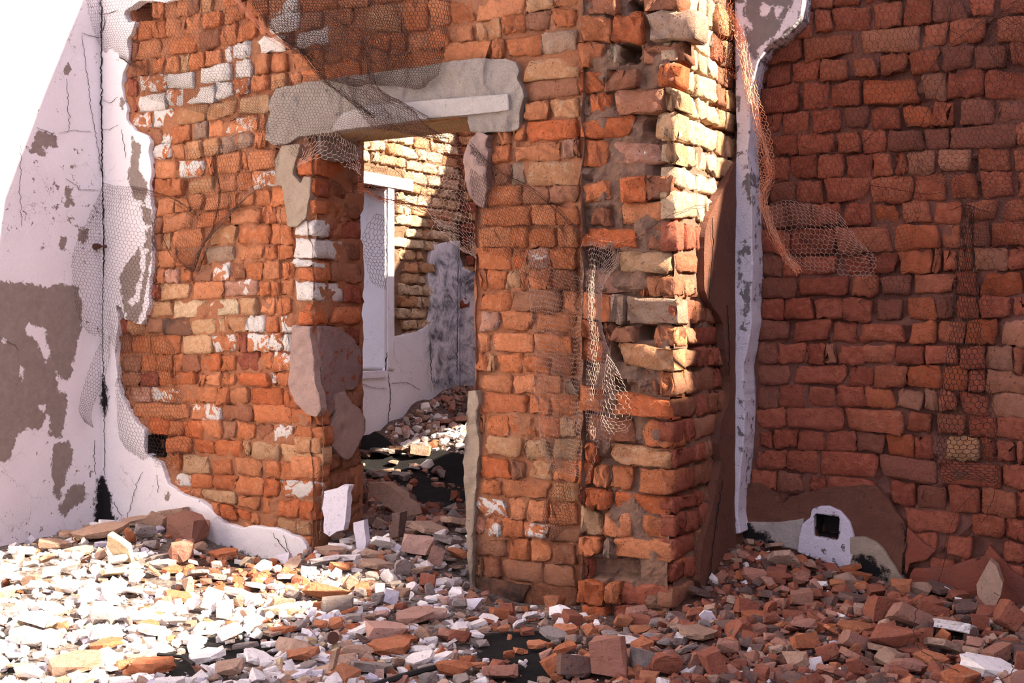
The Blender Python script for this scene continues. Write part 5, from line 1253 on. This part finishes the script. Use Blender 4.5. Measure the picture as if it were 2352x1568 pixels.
PLC = np.array(placed)
def scatter(name, cols_fn, n, smin, smax, seed, pyr=(900, 1650), expo=2.2, label=None, stack=0.0, pxr=(-60, 2420), world=None):
    r = np.random.default_rng(seed); accs = {}
    px = r.uniform(*pxr, n); py = r.uniform(*pyr, n)
    d = ray(px, py); z = np.full(n, 0.02)
    for _ in range(26):
        t = (z - CAM[2]) / d[:, 2]; P = CAM + d * t[:, None]; z = 0.5 * z + 0.5 * Hg(P[:, 0], P[:, 1])
    if world:
        P = np.stack([r.uniform(world[0], world[1], n), r.uniform(world[2], world[3], n), np.zeros(n)], -1); z = Hg(P[:, 0], P[:, 1]); px, py = to_px(P[:, 0], P[:, 1], z)
    for i in range(n):
        x, y = P[i, 0], P[i, 1]
        if x < -5.17 or (x < -2.05 and 4.27 < y < 4.70 and not (-3.66 < x < -2.80)) or (-2.07 < x < -1.62 and 3.90 < y < 4.7) or (x > -1.66 and y > 4.62) or y > 7.9 or y < 1.2: continue
        if y > 4.75 and not (780 < px[i] < 1110): continue
        if np.min((PLC[:, 0] - x) ** 2 + (PLC[:, 1] - y) ** 2 - (PLC[:, 2] * 0.72) ** 2) < 0 and r.random() < 0.93: continue
        col = cols_fn(x, y, px[i], py[i], r)
        if col is None: continue
        s = smin + (smax - smin) * r.random() ** expo
        k = 's' if r.random() < 0.4 else ('c' if r.random() < 0.6 else 'b')
        V, Fc = TPL[k][int(r.integers(len(TPL[k])))]
        dim = np.array([s, s * r.uniform(0.6, 1), s * (r.uniform(0.2, 0.4) if k == 's' else r.uniform(0.45, 0.9))])
        a = r.uniform(0, 6.28); b = r.normal(0, 0.4); c1 = r.normal(0, 0.4)
        Rz = np.array([[math.cos(a), -math.sin(a), 0], [math.sin(a), math.cos(a), 0], [0, 0, 1]]); Rx = np.array([[1, 0, 0], [0, math.cos(b), -math.sin(b)], [0, math.sin(b), math.cos(b)]])
        Ry = np.array([[math.cos(c1), 0, math.sin(c1)], [0, 1, 0], [-math.sin(c1), 0, math.cos(c1)]])
        Vv = (V * dim) @ (Rz @ Rx @ Ry).T + np.array([x, y, float(z[i]) + dim[2] * 0.35 + r.uniform(0, stack)])
        accs.setdefault(FM[col], Acc()).add(Vv, Fc)
    V0 = []; F0 = []; mi = []; nn = 0
    for k, (m, A) in enumerate(accs.items()):
        V, Fc = A.out(); V0.append(V); F0 += [[j + nn for j in f] for f in Fc]; mi += [k] * len(Fc); nn += len(V)
    mats = list(accs); o = mesh_obj(name, np.concatenate(V0), F0, mats[0])
    for m in mats[1:]: o.data.materials.append(MATS[m])
    o.data.polygons.foreach_set('material_index', mi)
    return tag(o, label, 'rubble', None, 'stuff')
def pick(s, r): return s[int(r.integers(len(s)))]
def c_left(x, y, px, py, r):
    if px > 760 + (py - 1300) * 0.6 and not (y > 4.7): return None
    if 395 < px < 690 and 1230 < py < 1375: return pick('OOORPO', r) if r.random() < 0.85 else pick('WG', r)
    if inash(x, y) and r.random() < 0.72: return None
    if y > 4.7: return None
    if y > 6.0: return pick('WWTTG', r)
    if y > 4.7: return pick('DGR', r)
    return pick('WWWWWWTYGLWWO', r) if r.random() < 0.95 else None
def c_mid(x, y, px, py, r):
    if y > 4.7 or px < 600 or px > 1560: return None
    if inash(x, y) and r.random() < 0.9: return None
    if px > 1100: return pick('OPRTWGOPT', r)
    return pick('WGTQOWLGTQGW', r)
def c_in(x, y, px, py, r):
    if y < 4.7: return None
    if inash(x, y) and y < 6.75 and r.random() < 0.975: return None
    return (pick('WWTTGWQW', r) if y < 7.45 else pick('GTPDQPT', r)) if y > 6.7 else pick('DGRTP', r)
def c_right(x, y, px, py, r):
    if px < 1450 or y > 4.7: return None
    return pick('RRRPORDTRPDD' if r.random() < 0.85 else 'RWDP', r)
scatter('sunlit_gravel', c_left, 17000, 0.008, 0.052, 1, label='pale gravel and small chips in the sunlit rubble at left')
scatter('inner_gravel', c_in, 9000, 0.02, 0.085, 4, world=(-5.12, -2.55, 4.72, 7.86), label='pale gravel and broken stones on the floor of the room beyond')
scatter('threshold_gravel', c_mid, 12000, 0.008, 0.046, 2, pyr=(1180, 1650), label='mixed gravel and small chips before the doorway and pier')
scatter('red_gravel', c_right, 13000, 0.008, 0.058, 3, pyr=(1180, 1650), label='red brick gravel and small chips before the right wall')

# small odd things
p, t = on_ground(763, 1492)
V, Fc = tube([p + [0, 0, 0.04], p + [0.006, -0.004, 0.042], p + [0.012, -0.008, 0.044]], 0.020, 16)
o = mesh_obj('metal_washer', V, Fc, 'rusty_iron'); tag(o, 'round dark metal disc standing in the foreground rubble', 'disc')
def lying_stick(pxs, r, mat, name, label, cat, h=0.03):
    pts = []
    for a, b in pxs:
        p, t = on_ground(a, b, h); pts.append(p)
    V, Fc = tube(pts, r, 6); o = mesh_obj(name, V, Fc, mat, smooth=False); return tag(o, label, cat)
lying_stick([(1000, 1532), (950, 1545), (880, 1566), (840, 1580)], 0.009, 'charred', 'charred_stick', 'long charred black stick in the foreground', 'stick', 0.035)
lying_stick([(332 + 30, 1502), (420, 1508), (445, 1525)], 0.006, 'charred', 'thin_twig', 'thin dark twig lying across pale slabs left of centre', 'twig', 0.05)
lying_stick([(832, 1090), (870, 1083), (905, 1078)], 0.014, 'frag_tan', 'wooden_stick', 'pale stick lying on the black floor inside the doorway', 'stick', 0.02)
# ================================================================== WIRE NETTING
PLN = [(PL, lambda p: p[1] < 4.36), (PD, lambda p: p[0] < -2.03 and p[0] > -5.25), (PP, lambda p: -2.04 <= p[0] <= -1.654), (PS, lambda p: 3.95 <= p[1] <= 4.65), (PR, lambda p: p[0] > -1.66)]
def surf(px, py, off):
    best = None
    for pln, ok in PLN:
        d = ray(px, py); k = 1 if pln.ax == 'Y' else 0
        if abs(d[k]) < 1e-6: continue
        t = (pln.c - CAM[k]) / d[k]
        if t <= 0.1: continue
        p = CAM + d * t
        if ok(p) and (best is None or t < best): best = t
    if best is None: best = 4.6
    return CAM + ray(px, py) * (best - off * 1.25)
def catmull(P, t):
    n = len(P); t = np.clip(t, 0, n - 1 - 1e-6); i = t.astype(int); f = (t - i)[..., None]
    g = lambda k: P[np.clip(i + k, 0, n - 1)]
    p0, p1, p2, p3 = g(-1), g(0), g(1), g(2)
    return 0.5 * (2 * p1 + (p2 - p0) * f + (2 * p0 - 5 * p1 + 4 * p2 - p3) * f ** 2 + (3 * p1 - p0 - 3 * p2 + p3) * f ** 3)
def net(name, rows, label, mat='wire_dark', cell=0.022, r=0.0008, off=0.02, wr=0.010, drop=0.02, plane=None, tatter=0.0, seed=5, shrink=1.0):
    """rows: list of strings of px,py[,off]; hexagonal mesh laid over the control sheet"""
    g = []
    for s in rows:
        row = []
        for tok in s.split():
            a = [float(v) for v in tok.split(',')]; of = a[2] if len(a) > 2 else off
            if plane is None: row.append(surf(a[0], a[1], of))
            else:
                q = plane.un(np.array([a[0]]), np.array([a[1]]))[0]; row.append(plane.pt(q[0], q[1], of))
        g.append(row)
    G = np.array(g)                                            # R x Cc x 3
    R, Cc = G.shape[:2]
    du = np.linalg.norm(np.diff(G, axis=1), axis=2).sum(1).mean() if False else np.percentile(np.linalg.norm(np.diff(G, axis=1), axis=2).sum(1), 70)
    dv = np.linalg.norm(np.diff(G, axis=0), axis=2).sum(0).mean()
    cu = cell * 1.0; cv = cell * 0.87 * shrink
    nu = max(2, int(du / cu)); nv = max(2, int(dv / cv))
    # honeycomb lattice
    pts = {}; E = set(); L = []
    def vid(a, b):
        k = (round(a * 6), round(b * 6))
        if k not in pts: pts[k] = len(L); L.append((a, b))
        return pts[k]
    for j in range(nv):
        for i in range(nu):
            cx = i + 0.5 * (j % 2); cy = j
            h = [(cx + 0.5, cy + 1 / 3), (cx, cy + 2 / 3), (cx - 0.5, cy + 1 / 3), (cx - 0.5, cy - 1 / 3), (cx, cy - 2 / 3), (cx + 0.5, cy - 1 / 3)]
            ids = [vid(*p) for p in h]
            for k in range(6):
                a, b = ids[k], ids[(k + 1) % 6]; E.add((min(a, b), max(a, b)))
    L = np.array(L); E = np.array(sorted(E))
    u = np.clip((L[:, 0] + 0.5) / (nu + 0.5), 0, 1) * (Cc - 1); v = np.clip((L[:, 1] + 0.67) / (nv + 0.34), 0, 1) * (R - 1)
    rr = np.random.default_rng(seed)
    ii = np.clip(v.astype(int), 0, R - 2); f = v - ii
    # evaluate along each row then between rows (Catmull-Rom both ways)
    rowsP = np.stack([catmull(G[k], u) for k in range(R)])     # R x N x 3
    gi = lambda k: rowsP[np.clip(ii + k, 0, R - 1), np.arange(len(u))]
    p0, p1, p2, p3 = gi(-1), gi(0), gi(1), gi(2); f = f[:, None]
    P = 0.5 * (2 * p1 + (p2 - p0) * f + (2 * p0 - 5 * p1 + 4 * p2 - p3) * f ** 2 + (3 * p1 - p0 - 3 * p2 + p3) * f ** 3)
    w1 = np.stack([fbm(P + 3.1 * k, 5, 2, seed + k) for k in range(3)], -1)
    w2 = np.stack([fbm(P + 1.7 * k, 22, 2, seed + 9 + k) for k in range(3)], -1)
    P = P + w1 * wr * 1.6 * np.array([1, 0.5, 1]) + w2 * wr * 0.45 + rr.normal(0, cell * 0.035, P.shape)
    keep = rr.random(len(E)) > drop
    if tatter:
        ev = L[E].mean(1)[:, 1] / nv
        tn = fbm2(L[E].mean(1)[:, 0] * 0.35, ev * 0 + 1.0, 1.0, 2, seed) * 0.5 + 0.5
        keep &= ev < 1 - tatter * tn
    E = E[keep]
    return wires_mesh(name, P[E[:, 0]], P[E[:, 1]], r, mat, label, 'wire netting')
def wires_mesh(name, A, B, r, mat, label, cat):
    d = B - A; ln = np.maximum(np.linalg.norm(d, axis=1, keepdims=True), 1e-9); d = d / ln
    up = np.where(np.abs(d[:, 2:3]) < 0.9, np.array([[0, 0, 1.0]]), np.array([[1.0, 0, 0]]))
    u = np.cross(d, up); u /= np.linalg.norm(u, axis=1, keepdims=True); w_ = np.cross(d, u)
    A = A - d * r * 0.5; B = B + d * r * 0.5
    V = np.stack([A + (u * math.cos(t) + w_ * math.sin(t)) * r for t in (0, 2.094, 4.189)] + [B + (u * math.cos(t) + w_ * math.sin(t)) * r for t in (0, 2.094, 4.189)], 1)
    n = len(A); base = np.arange(n)[:, None] * 6
    Fc = np.concatenate([base + np.array([0, 1, 4, 3]), base + np.array([1, 2, 5, 4]), base + np.array([2, 0, 3, 5])])
    V = V.reshape(-1, 3); org = V.mean(0)
    me = bpy.data.meshes.new(name); me.from_pydata((V - org).tolist(), [], Fc.tolist()); me.materials.append(MATS[mat])
    o = bpy.data.objects.new(name, me); C.objects.link(o); o.location = org
    return tag(o, label, cat)
def strand(pts, name, label, mat='wire_dark', r=0.0012, off=0.03, jit=0.002, cat='wire', plane=None, bundle=1, spread=0.0, seed=3):
    P = []
    for tok in pts.split():
        a = [float(v) for v in tok.split(',')]
        of = a[2] if len(a) > 2 else off
        if plane is None: P.append(surf(a[0], a[1], of))
        else:
            q = plane.un(np.array([a[0]]), np.array([a[1]]))[0]; P.append(plane.pt(q[0], q[1], of))
    P = np.array(P); n = max(10, len(P) * 9); t = np.linspace(0, len(P) - 1, n); rr = np.random.default_rng(seed)
    As = []; Bs = []
    for k in range(bundle):
        Q = catmull(P, t) + rr.normal(0, jit, (n, 3))
        if spread:
            o_ = rr.normal(0, spread, 3); ph = rr.uniform(0, 6.28)
            Q = Q + o_ + np.sin(t * 1.7 + ph)[:, None] * rr.normal(0, spread * 0.8, 3)
        As.append(Q[:-1]); Bs.append(Q[1:])
    return wires_mesh(name, np.concatenate(As), np.concatenate(Bs), r, mat, label, cat)

net('wire_netting', ["236,418 262,426 300,432 357,442", "205,500 240,505 290,515 358,528", "170,580 225,585 285,598 360,610", "168,650 225,658 280,668 354,680", "182,738 235,748 275,760 332,750", "228,790 240,795 270,830 300,835"],
    'fan of chicken wire hanging over the cracked corner of the white walls', off=0.045, tatter=0.25)
net('wire_netting', ["236,765 252,775", "212,830 245,850", "188,905 222,915", "180,945 208,955", "192,970 214,985"], 'narrow tail of chicken wire below the corner fan on the white left wall', off=0.05, cell=0.016, wr=0.008)
net('wire_netting', ["285,760 330,755 380,775 400,800", "272,850 320,850 370,860 405,870", "268,930 315,935 375,935 420,940", "272,1000 320,1020 385,1030 450,1020", "300,1050 340,1070 390,1078 440,1060"],
    'chicken wire drooping over the broken plaster edge left of the doorway', off=0.035, tatter=0.2)
net('wire_netting', ["195,-20 300,-20 420,-20 540,-20", "215,60 310,55 430,60 560,60", "238,115 310,115 450,150 580,150", "300,150 380,190 470,215 600,240", "315,215 410,245 500,275 620,310"],
    'fine chicken wire over the top left bricks and plaster edge', off=0.030, cell=0.020, r=0.0007)
net('wire_netting', ["430,345 500,335 560,330 640,330", "420,430 490,430 560,420 630,400", "430,480 480,500 530,490 560,460", "400,560 440,590 470,560 490,520", "410,600 430,618 445,620 455,600"], 'chicken wire sagging to a point on the bricks between plaster edge and door', off=0.03, cell=0.019, r=0.0007)
strand("300,432 350,440 400,458 440,485 462,510", 'wire_strand', 'folded wire edge running down from the corner fan over the bricks', off=0.035, bundle=7, spread=0.006, r=0.0007)
strand("495,350 498,400 505,450 490,520 475,570 455,625", 'wire_strand', 'dark bunched wire fold hanging down the left bricks', off=0.035, bundle=9, spread=0.006, r=0.0007)
strand("370,540 395,590 430,615 455,625", 'wire_strand', 'dark wire edge curving to the point of the sagging net', off=0.035, bundle=4, spread=0.004, r=0.0008)
strand("525,-20 570,30 610,70 650,100 695,128", 'wire_bundle', 'bright orange bundle of twisted wire at the top of the back wall', 'wire_orange', off=0.06, bundle=16, spread=0.007, r=0.0009)
strand("690,120 740,180 800,225 860,270", 'wire_bundle', 'dark wire bundle running from the orange twist down across the lintel', 'wire_dark', off=0.07, bundle=12, spread=0.006, r=0.0009)
strand("740,30 830,90 860,195 925,240 985,275", 'wire_bundle', 'second dark fold of net crossing the lintel above the doorway', 'wire_dark', off=0.07, bundle=8, spread=0.007, r=0.0008)
net('wire_netting', ["555,-20 680,-20 800,-20 905,-20 1020,-20", "600,40 700,40 810,40 910,50 1030,60", "640,90 720,100 810,100 910,110 1020,120", "700,130 760,150 830,160 920,165 1010,165", "740,180 790,190 850,195 920,200 980,200"],
    'dense dark chicken wire over the bricks above the doorway', off=0.05, cell=0.017, r=0.0013, wr=0.014)
net('wire_netting', ["565,-20 690,-20 800,-20 900,-20", "620,60 710,60 830,70 940,80", "680,120 760,125 850,150 930,160"], 'second darker layer of chicken wire at the top above the doorway', off=0.08, cell=0.019, r=0.0013, wr=0.02, seed=15)
net('wire_netting', ["615,190 690,170 760,180 850,215 900,260", "620,240 690,240 770,245 840,265 905,290", "600,290 680,300 740,300 800,300 870,305", "600,335 650,350 680,380 710,365 735,350"], 'chicken wire over the left half of the pale lintel', off=0.065, cell=0.019, r=0.0008, wr=0.014, tatter=0.2)
net('wire_netting', ["790,180 840,190 890,215 960,255", "810,230 860,240 920,262 985,282", "835,275 885,280 950,290 1010,300", "860,300 920,305 980,310 1030,318"], 'dark diagonal fold of chicken wire on the lintel above the opening', off=0.09, cell=0.017, r=0.0012, wr=0.012, seed=18)
net('wire_netting', ["700,300 740,295 790,310 820,330", "690,340 740,330 790,345 825,365", "680,375 715,360 800,370 828,390", "668,390 700,372 810,385 835,400"], 'pale rusty scrap of chicken wire at the upper left door corner', 'wire_pale', off=0.075, cell=0.024, r=0.0009, wr=0.02, tatter=0.5, drop=0.06)
DN = Plane('Y', 4.36)
net('wire_netting', ["835,290 900,288 980,282 1085,275", "830,340 900,340 980,345 1090,340", "826,390 900,400 990,405 1085,402", "832,432 890,445 1000,425 1090,430", "850,440 900,462 990,490 1095,500"], 'rusty chicken wire stretched across the top of the door opening', 'wire_rust', plane=DN, off=0.03, cell=0.018, r=0.0007, wr=0.02, drop=0.05)
net('wire_netting', ["995,425 1030,408 1060,404 1085,402", "990,460 1030,450 1070,455 1100,470", "1010,500 1045,510 1080,515 1110,520", "1040,540 1070,550 1100,560 1112,575", "1085,578 1100,585 1108,590 1115,600"], 'sagging rusty pocket of chicken wire at the right side of the door opening', 'wire_pale', plane=DN, off=0.08, cell=0.023, r=0.0009, wr=0.012)
net('wire_netting', ["998,300 1030,295 1060,292 1085,290", "1000,340 1035,335 1065,332 1085,330", "1020,375 1045,380 1065,385 1085,395"], 'dark rusty net hanging in the upper right corner of the door opening', 'wire_rust', plane=DN, off=0.0, cell=0.013, r=0.0008, wr=0.012)
net('wire_netting', ["862,488 878,492 884,500", "835,540 862,545 888,545", "832,575 862,580 890,585", "845,610 868,615 888,620", "858,650 875,662 888,668"], 'small loose scrap of chicken wire hanging in front of the white window reveal', plane=DN, off=0.0, cell=0.022, r=0.0010, wr=0.010, tatter=0.1)
strand("832,430 880,455 940,465 1000,490 1045,508", 'wire_strand', 'rusty lower edge wire of the net across the door opening', 'wire_rust', plane=DN, off=0.03, bundle=8, spread=0.006)
strand("840,405 880,375 920,395 950,440 925,460 880,450 905,490", 'wire_strand', 'loose curled wire inside the door opening', 'wire_dark', plane=DN, off=0.02, r=0.0010)
strand("1015,508 1005,530 990,550", 'wire_strand', 'short pale wire end sticking out below the door net', 'wire_pale', plane=DN, off=0.05, r=0.0010)
net('wire_netting', ["1080,335 1105,355 1140,390 1200,430 1260,470 1330,530", "1080,400 1120,430 1160,460 1220,500 1270,530 1332,580", "1095,500 1130,520 1180,560 1230,590 1280,620 1332,650", "1110,590 1140,600 1190,640 1240,670 1290,700 1332,720"], 'dark chicken wire fanning from the door corner over the right-hand bricks', off=0.035, cell=0.019, r=0.0008, tatter=0.15)
strand("1080,330 1110,360 1160,400 1230,440 1290,490 1335,535", 'wire_strand', 'upper folded edge of the net right of the doorway', off=0.045, bundle=6, spread=0.005, r=0.0008)
net('wire_netting', ["1225,600 1280,620 1330,640 1345,650", "1215,700 1270,710 1330,720 1350,730", "1225,800 1275,810 1320,815 1360,820", "1230,900 1280,905 1325,910 1375,920", "1240,1000 1275,1010 1320,1020 1370,1030", "1250,1080 1275,1085 1310,1090 1350,1100"], 'pale rusty chicken wire hanging over bricks beside the deep joint of the pier', 'wire_pale', off=0.030, cell=0.020, r=0.0007, wr=0.016, drop=0.06)
net('wire_netting', ["1335,565 1360,562 1395,575 1425,605", "1330,640 1350,640 1370,650 1385,660", "1330,720 1350,720 1375,735 1384,745", "1332,800 1350,805 1385,810 1405,815", "1330,880 1350,885 1390,890 1415,900", "1328,960 1350,965 1380,975 1410,985", "1332,1030 1350,1035 1375,1045 1390,1055"],
    'pale chicken wire hanging down the left edge of the pier over the deep joint', 'wire_pale', off=0.025, cell=0.022, r=0.0008, wr=0.012, tatter=0.15)
net('wire_netting', ["1395,810 1410,830 1425,860", "1385,880 1405,895 1440,900", "1380,960 1405,965 1450,960", "1385,1000 1410,1010 1440,1000"], 'small rusty fold of chicken wire in the hollow of the pier', 'wire_pale', off=0.05, cell=0.016, r=0.0008, tatter=0.3, drop=0.08)
net('wire_netting', ["1262,1105 1290,1100 1310,1110", "1250,1150 1280,1150 1318,1160", "1245,1190 1275,1195 1312,1200", "1246,1220 1262,1230 1290,1225", "1243,1248 1252,1252 1265,1245"], 'small dark tattered net on the lower bricks right of the doorway', off=0.03, cell=0.014, r=0.0009, wr=0.012, tatter=0.2)
strand("1262,1020 1275,1070 1290,1110 1298,1140", 'wire_strand', 'single wire hanging above the small tattered net', off=0.03, r=0.0010)
net('wire_netting', ["1655,-20 1690,-20 1712,20", "1650,60 1690,60 1722,80", "1650,130 1690,140 1735,160", "1690,180 1715,200 1745,220"], 'rusty net spreading from the pier top over the white strip', 'wire_rust', off=0.06, cell=0.022, r=0.0009)
net('wire_netting', ["1668,20 1690,30", "1690,110 1720,130", "1708,190 1742,210", "1722,260 1758,270", "1735,330 1772,340", "1745,400 1776,405", "1742,440 1762,445", "1748,480 1770,490", "1775,540 1790,545", "1802,595 1815,590", "1830,630 1842,620"], 'long narrow orange band of bunched chicken wire beside the white strip', 'wire_orange', off=0.13, cell=0.015, r=0.0010, wr=0.016)
strand("1672,10 1700,90 1716,180 1738,260 1755,330 1768,400 1752,450 1758,485 1778,540 1806,590 1835,625", 'wire_bundle', 'orange edge wires of the bunched band beside the white strip', 'wire_orange', off=0.14, bundle=14, spread=0.007, r=0.0009)
net('wire_netting', ["1752,480 1800,460 1860,470 1930,490", "1770,520 1840,510 1900,520 1980,560", "1800,580 1860,575 1930,580 2015,600", "1835,622 1880,630 1940,640 2010,640"], 'pale rusty chicken wire spreading from the orange band over the right wall', 'wire_pale', off=0.08, cell=0.021, r=0.0008, tatter=0.15)
net('wire_netting', ["1975,640 2010,625 2045,620 2095,630", "1990,660 2020,655 2050,650 2085,655", "2010,680 2030,680 2050,680 2070,675", "2025,690 2035,692 2045,692 2055,688"], 'dark pointed end of the net on the right wall', off=0.05, cell=0.018, r=0.0008)
net('wire_netting', ["1735,180 1850,-20 1960,-20 2080,-20", "1755,260 1850,120 1970,130 2090,120", "1765,350 1860,260 1980,260 2100,250", "1775,430 1870,400 1990,400 2110,390", "1800,500 1890,520 2000,540 2110,520", "1850,560 1920,590 2000,620 2080,600"], 'large fine chicken wire over the left part of the right wall', off=0.030, cell=0.022, r=0.0007)
net('wire_netting', ["2080,-20 2170,-20 2260,-20 2380,-20", "2090,120 2180,120 2270,130 2380,130", "2100,250 2190,250 2280,260 2380,270", "2110,390 2200,380 2290,380 2380,380", "2190,450 2240,460 2300,470 2380,480", "2250,560 2280,560 2320,570 2380,580"], 'large fine chicken wire over the upper right corner of the right wall', off=0.040, cell=0.023, r=0.0007, wr=0.016)
net('wire_netting', ["2280,60 2310,20 2350,-10 2400,-30", "2275,100 2300,70 2350,40 2400,30", "2290,190 2320,180 2350,170 2400,160"], 'dark folded net corner at the upper right edge', off=0.06, cell=0.013, r=0.0008, wr=0.016, seed=31)
net('wire_netting', ["2212,470 2228,472 2240,475", "2203,560 2222,562 2240,562", "2192,650 2218,655 2246,655", "2178,750 2212,755 2252,755", "2165,850 2210,855 2266,855", "2152,960 2208,965 2284,960", "2143,1050 2205,1055 2293,1058", "2165,1112 2215,1100 2290,1112"], 'tapering vertical strip of dark chicken wire hanging on the right wall', off=0.055, cell=0.020, r=0.0014, wr=0.006)
net('wire_netting', ["2246,560 2270,560 2290,565", "2250,650 2268,655 2286,655", "2252,720 2262,720 2275,715"], 'thin net scrap right of the vertical wire strip', off=0.04, cell=0.022, r=0.0008)
for s, lb in (("2350,-10 2240,60 2180,110 2090,220 2010,300 1950,345 1850,360", 'long dark wire running diagonally across the upper right wall'), ("2190,-10 2180,60 2215,90 2180,150 2130,250 2080,400", 'dark wire looping down through the middle of the right wall'),
              ("1985,425 2060,435 2130,445 2180,440 2190,400 2160,380", 'thin wire curling across the middle of the right wall'), ("2180,480 2215,470 2250,480 2300,500 2352,515", 'dark wire along the top of the vertical strip'),
              ("2290,1110 2240,1130 2190,1190 2170,1280 2150,1340", 'thin wire trailing from the vertical strip down to the rubble'), ("2290,1070 2292,1120 2270,1180 2250,1200 2243,1170 2260,1100", 'thin wire loop below the vertical strip'),
              ("2225,475 2232,560 2240,640 2246,700", 'dark wire edging the top of the vertical strip')):
    strand(s, 'wire_strand', lb, off=0.05, r=0.0011, bundle=2 if 'diagonal' in lb or 'edging' in lb else 1, spread=0.003)
strand("1445,560 1500,520 1560,485 1640,465 1700,448 1740,440", 'wire_strand', 'thin wire crossing the pier towards the orange band', off=0.05, r=0.0011)
strand("1335,535 1380,552 1430,555 1470,540 1500,520", 'wire_strand', 'rusty wire hanging across the front of the pier', 'wire_rust', off=0.05, r=0.0010, bundle=2, spread=0.003)
strand("645,480 642,600 648,700 655,750 685,810 725,900 738,960", 'wire_strand', 'thin wire running down the bricks and over the plaster beside the door', off=0.03, r=0.0011)
strand("741,960 742,1060 741,1120 738,1180 733,1240", 'wire_strand', 'pale thin wire hanging down the corner of the left door jamb', 'wire_pale', off=0.05, r=0.0012)
strand("2105,1385 2100,1440 2115,1490 2160,1520 2240,1560 2320,1550 2318,1500", 'wire_strand', 'thin wire looping over the rubble in the bottom right corner', plane=Plane('Y', 3.4), off=0.0, r=0.0012)
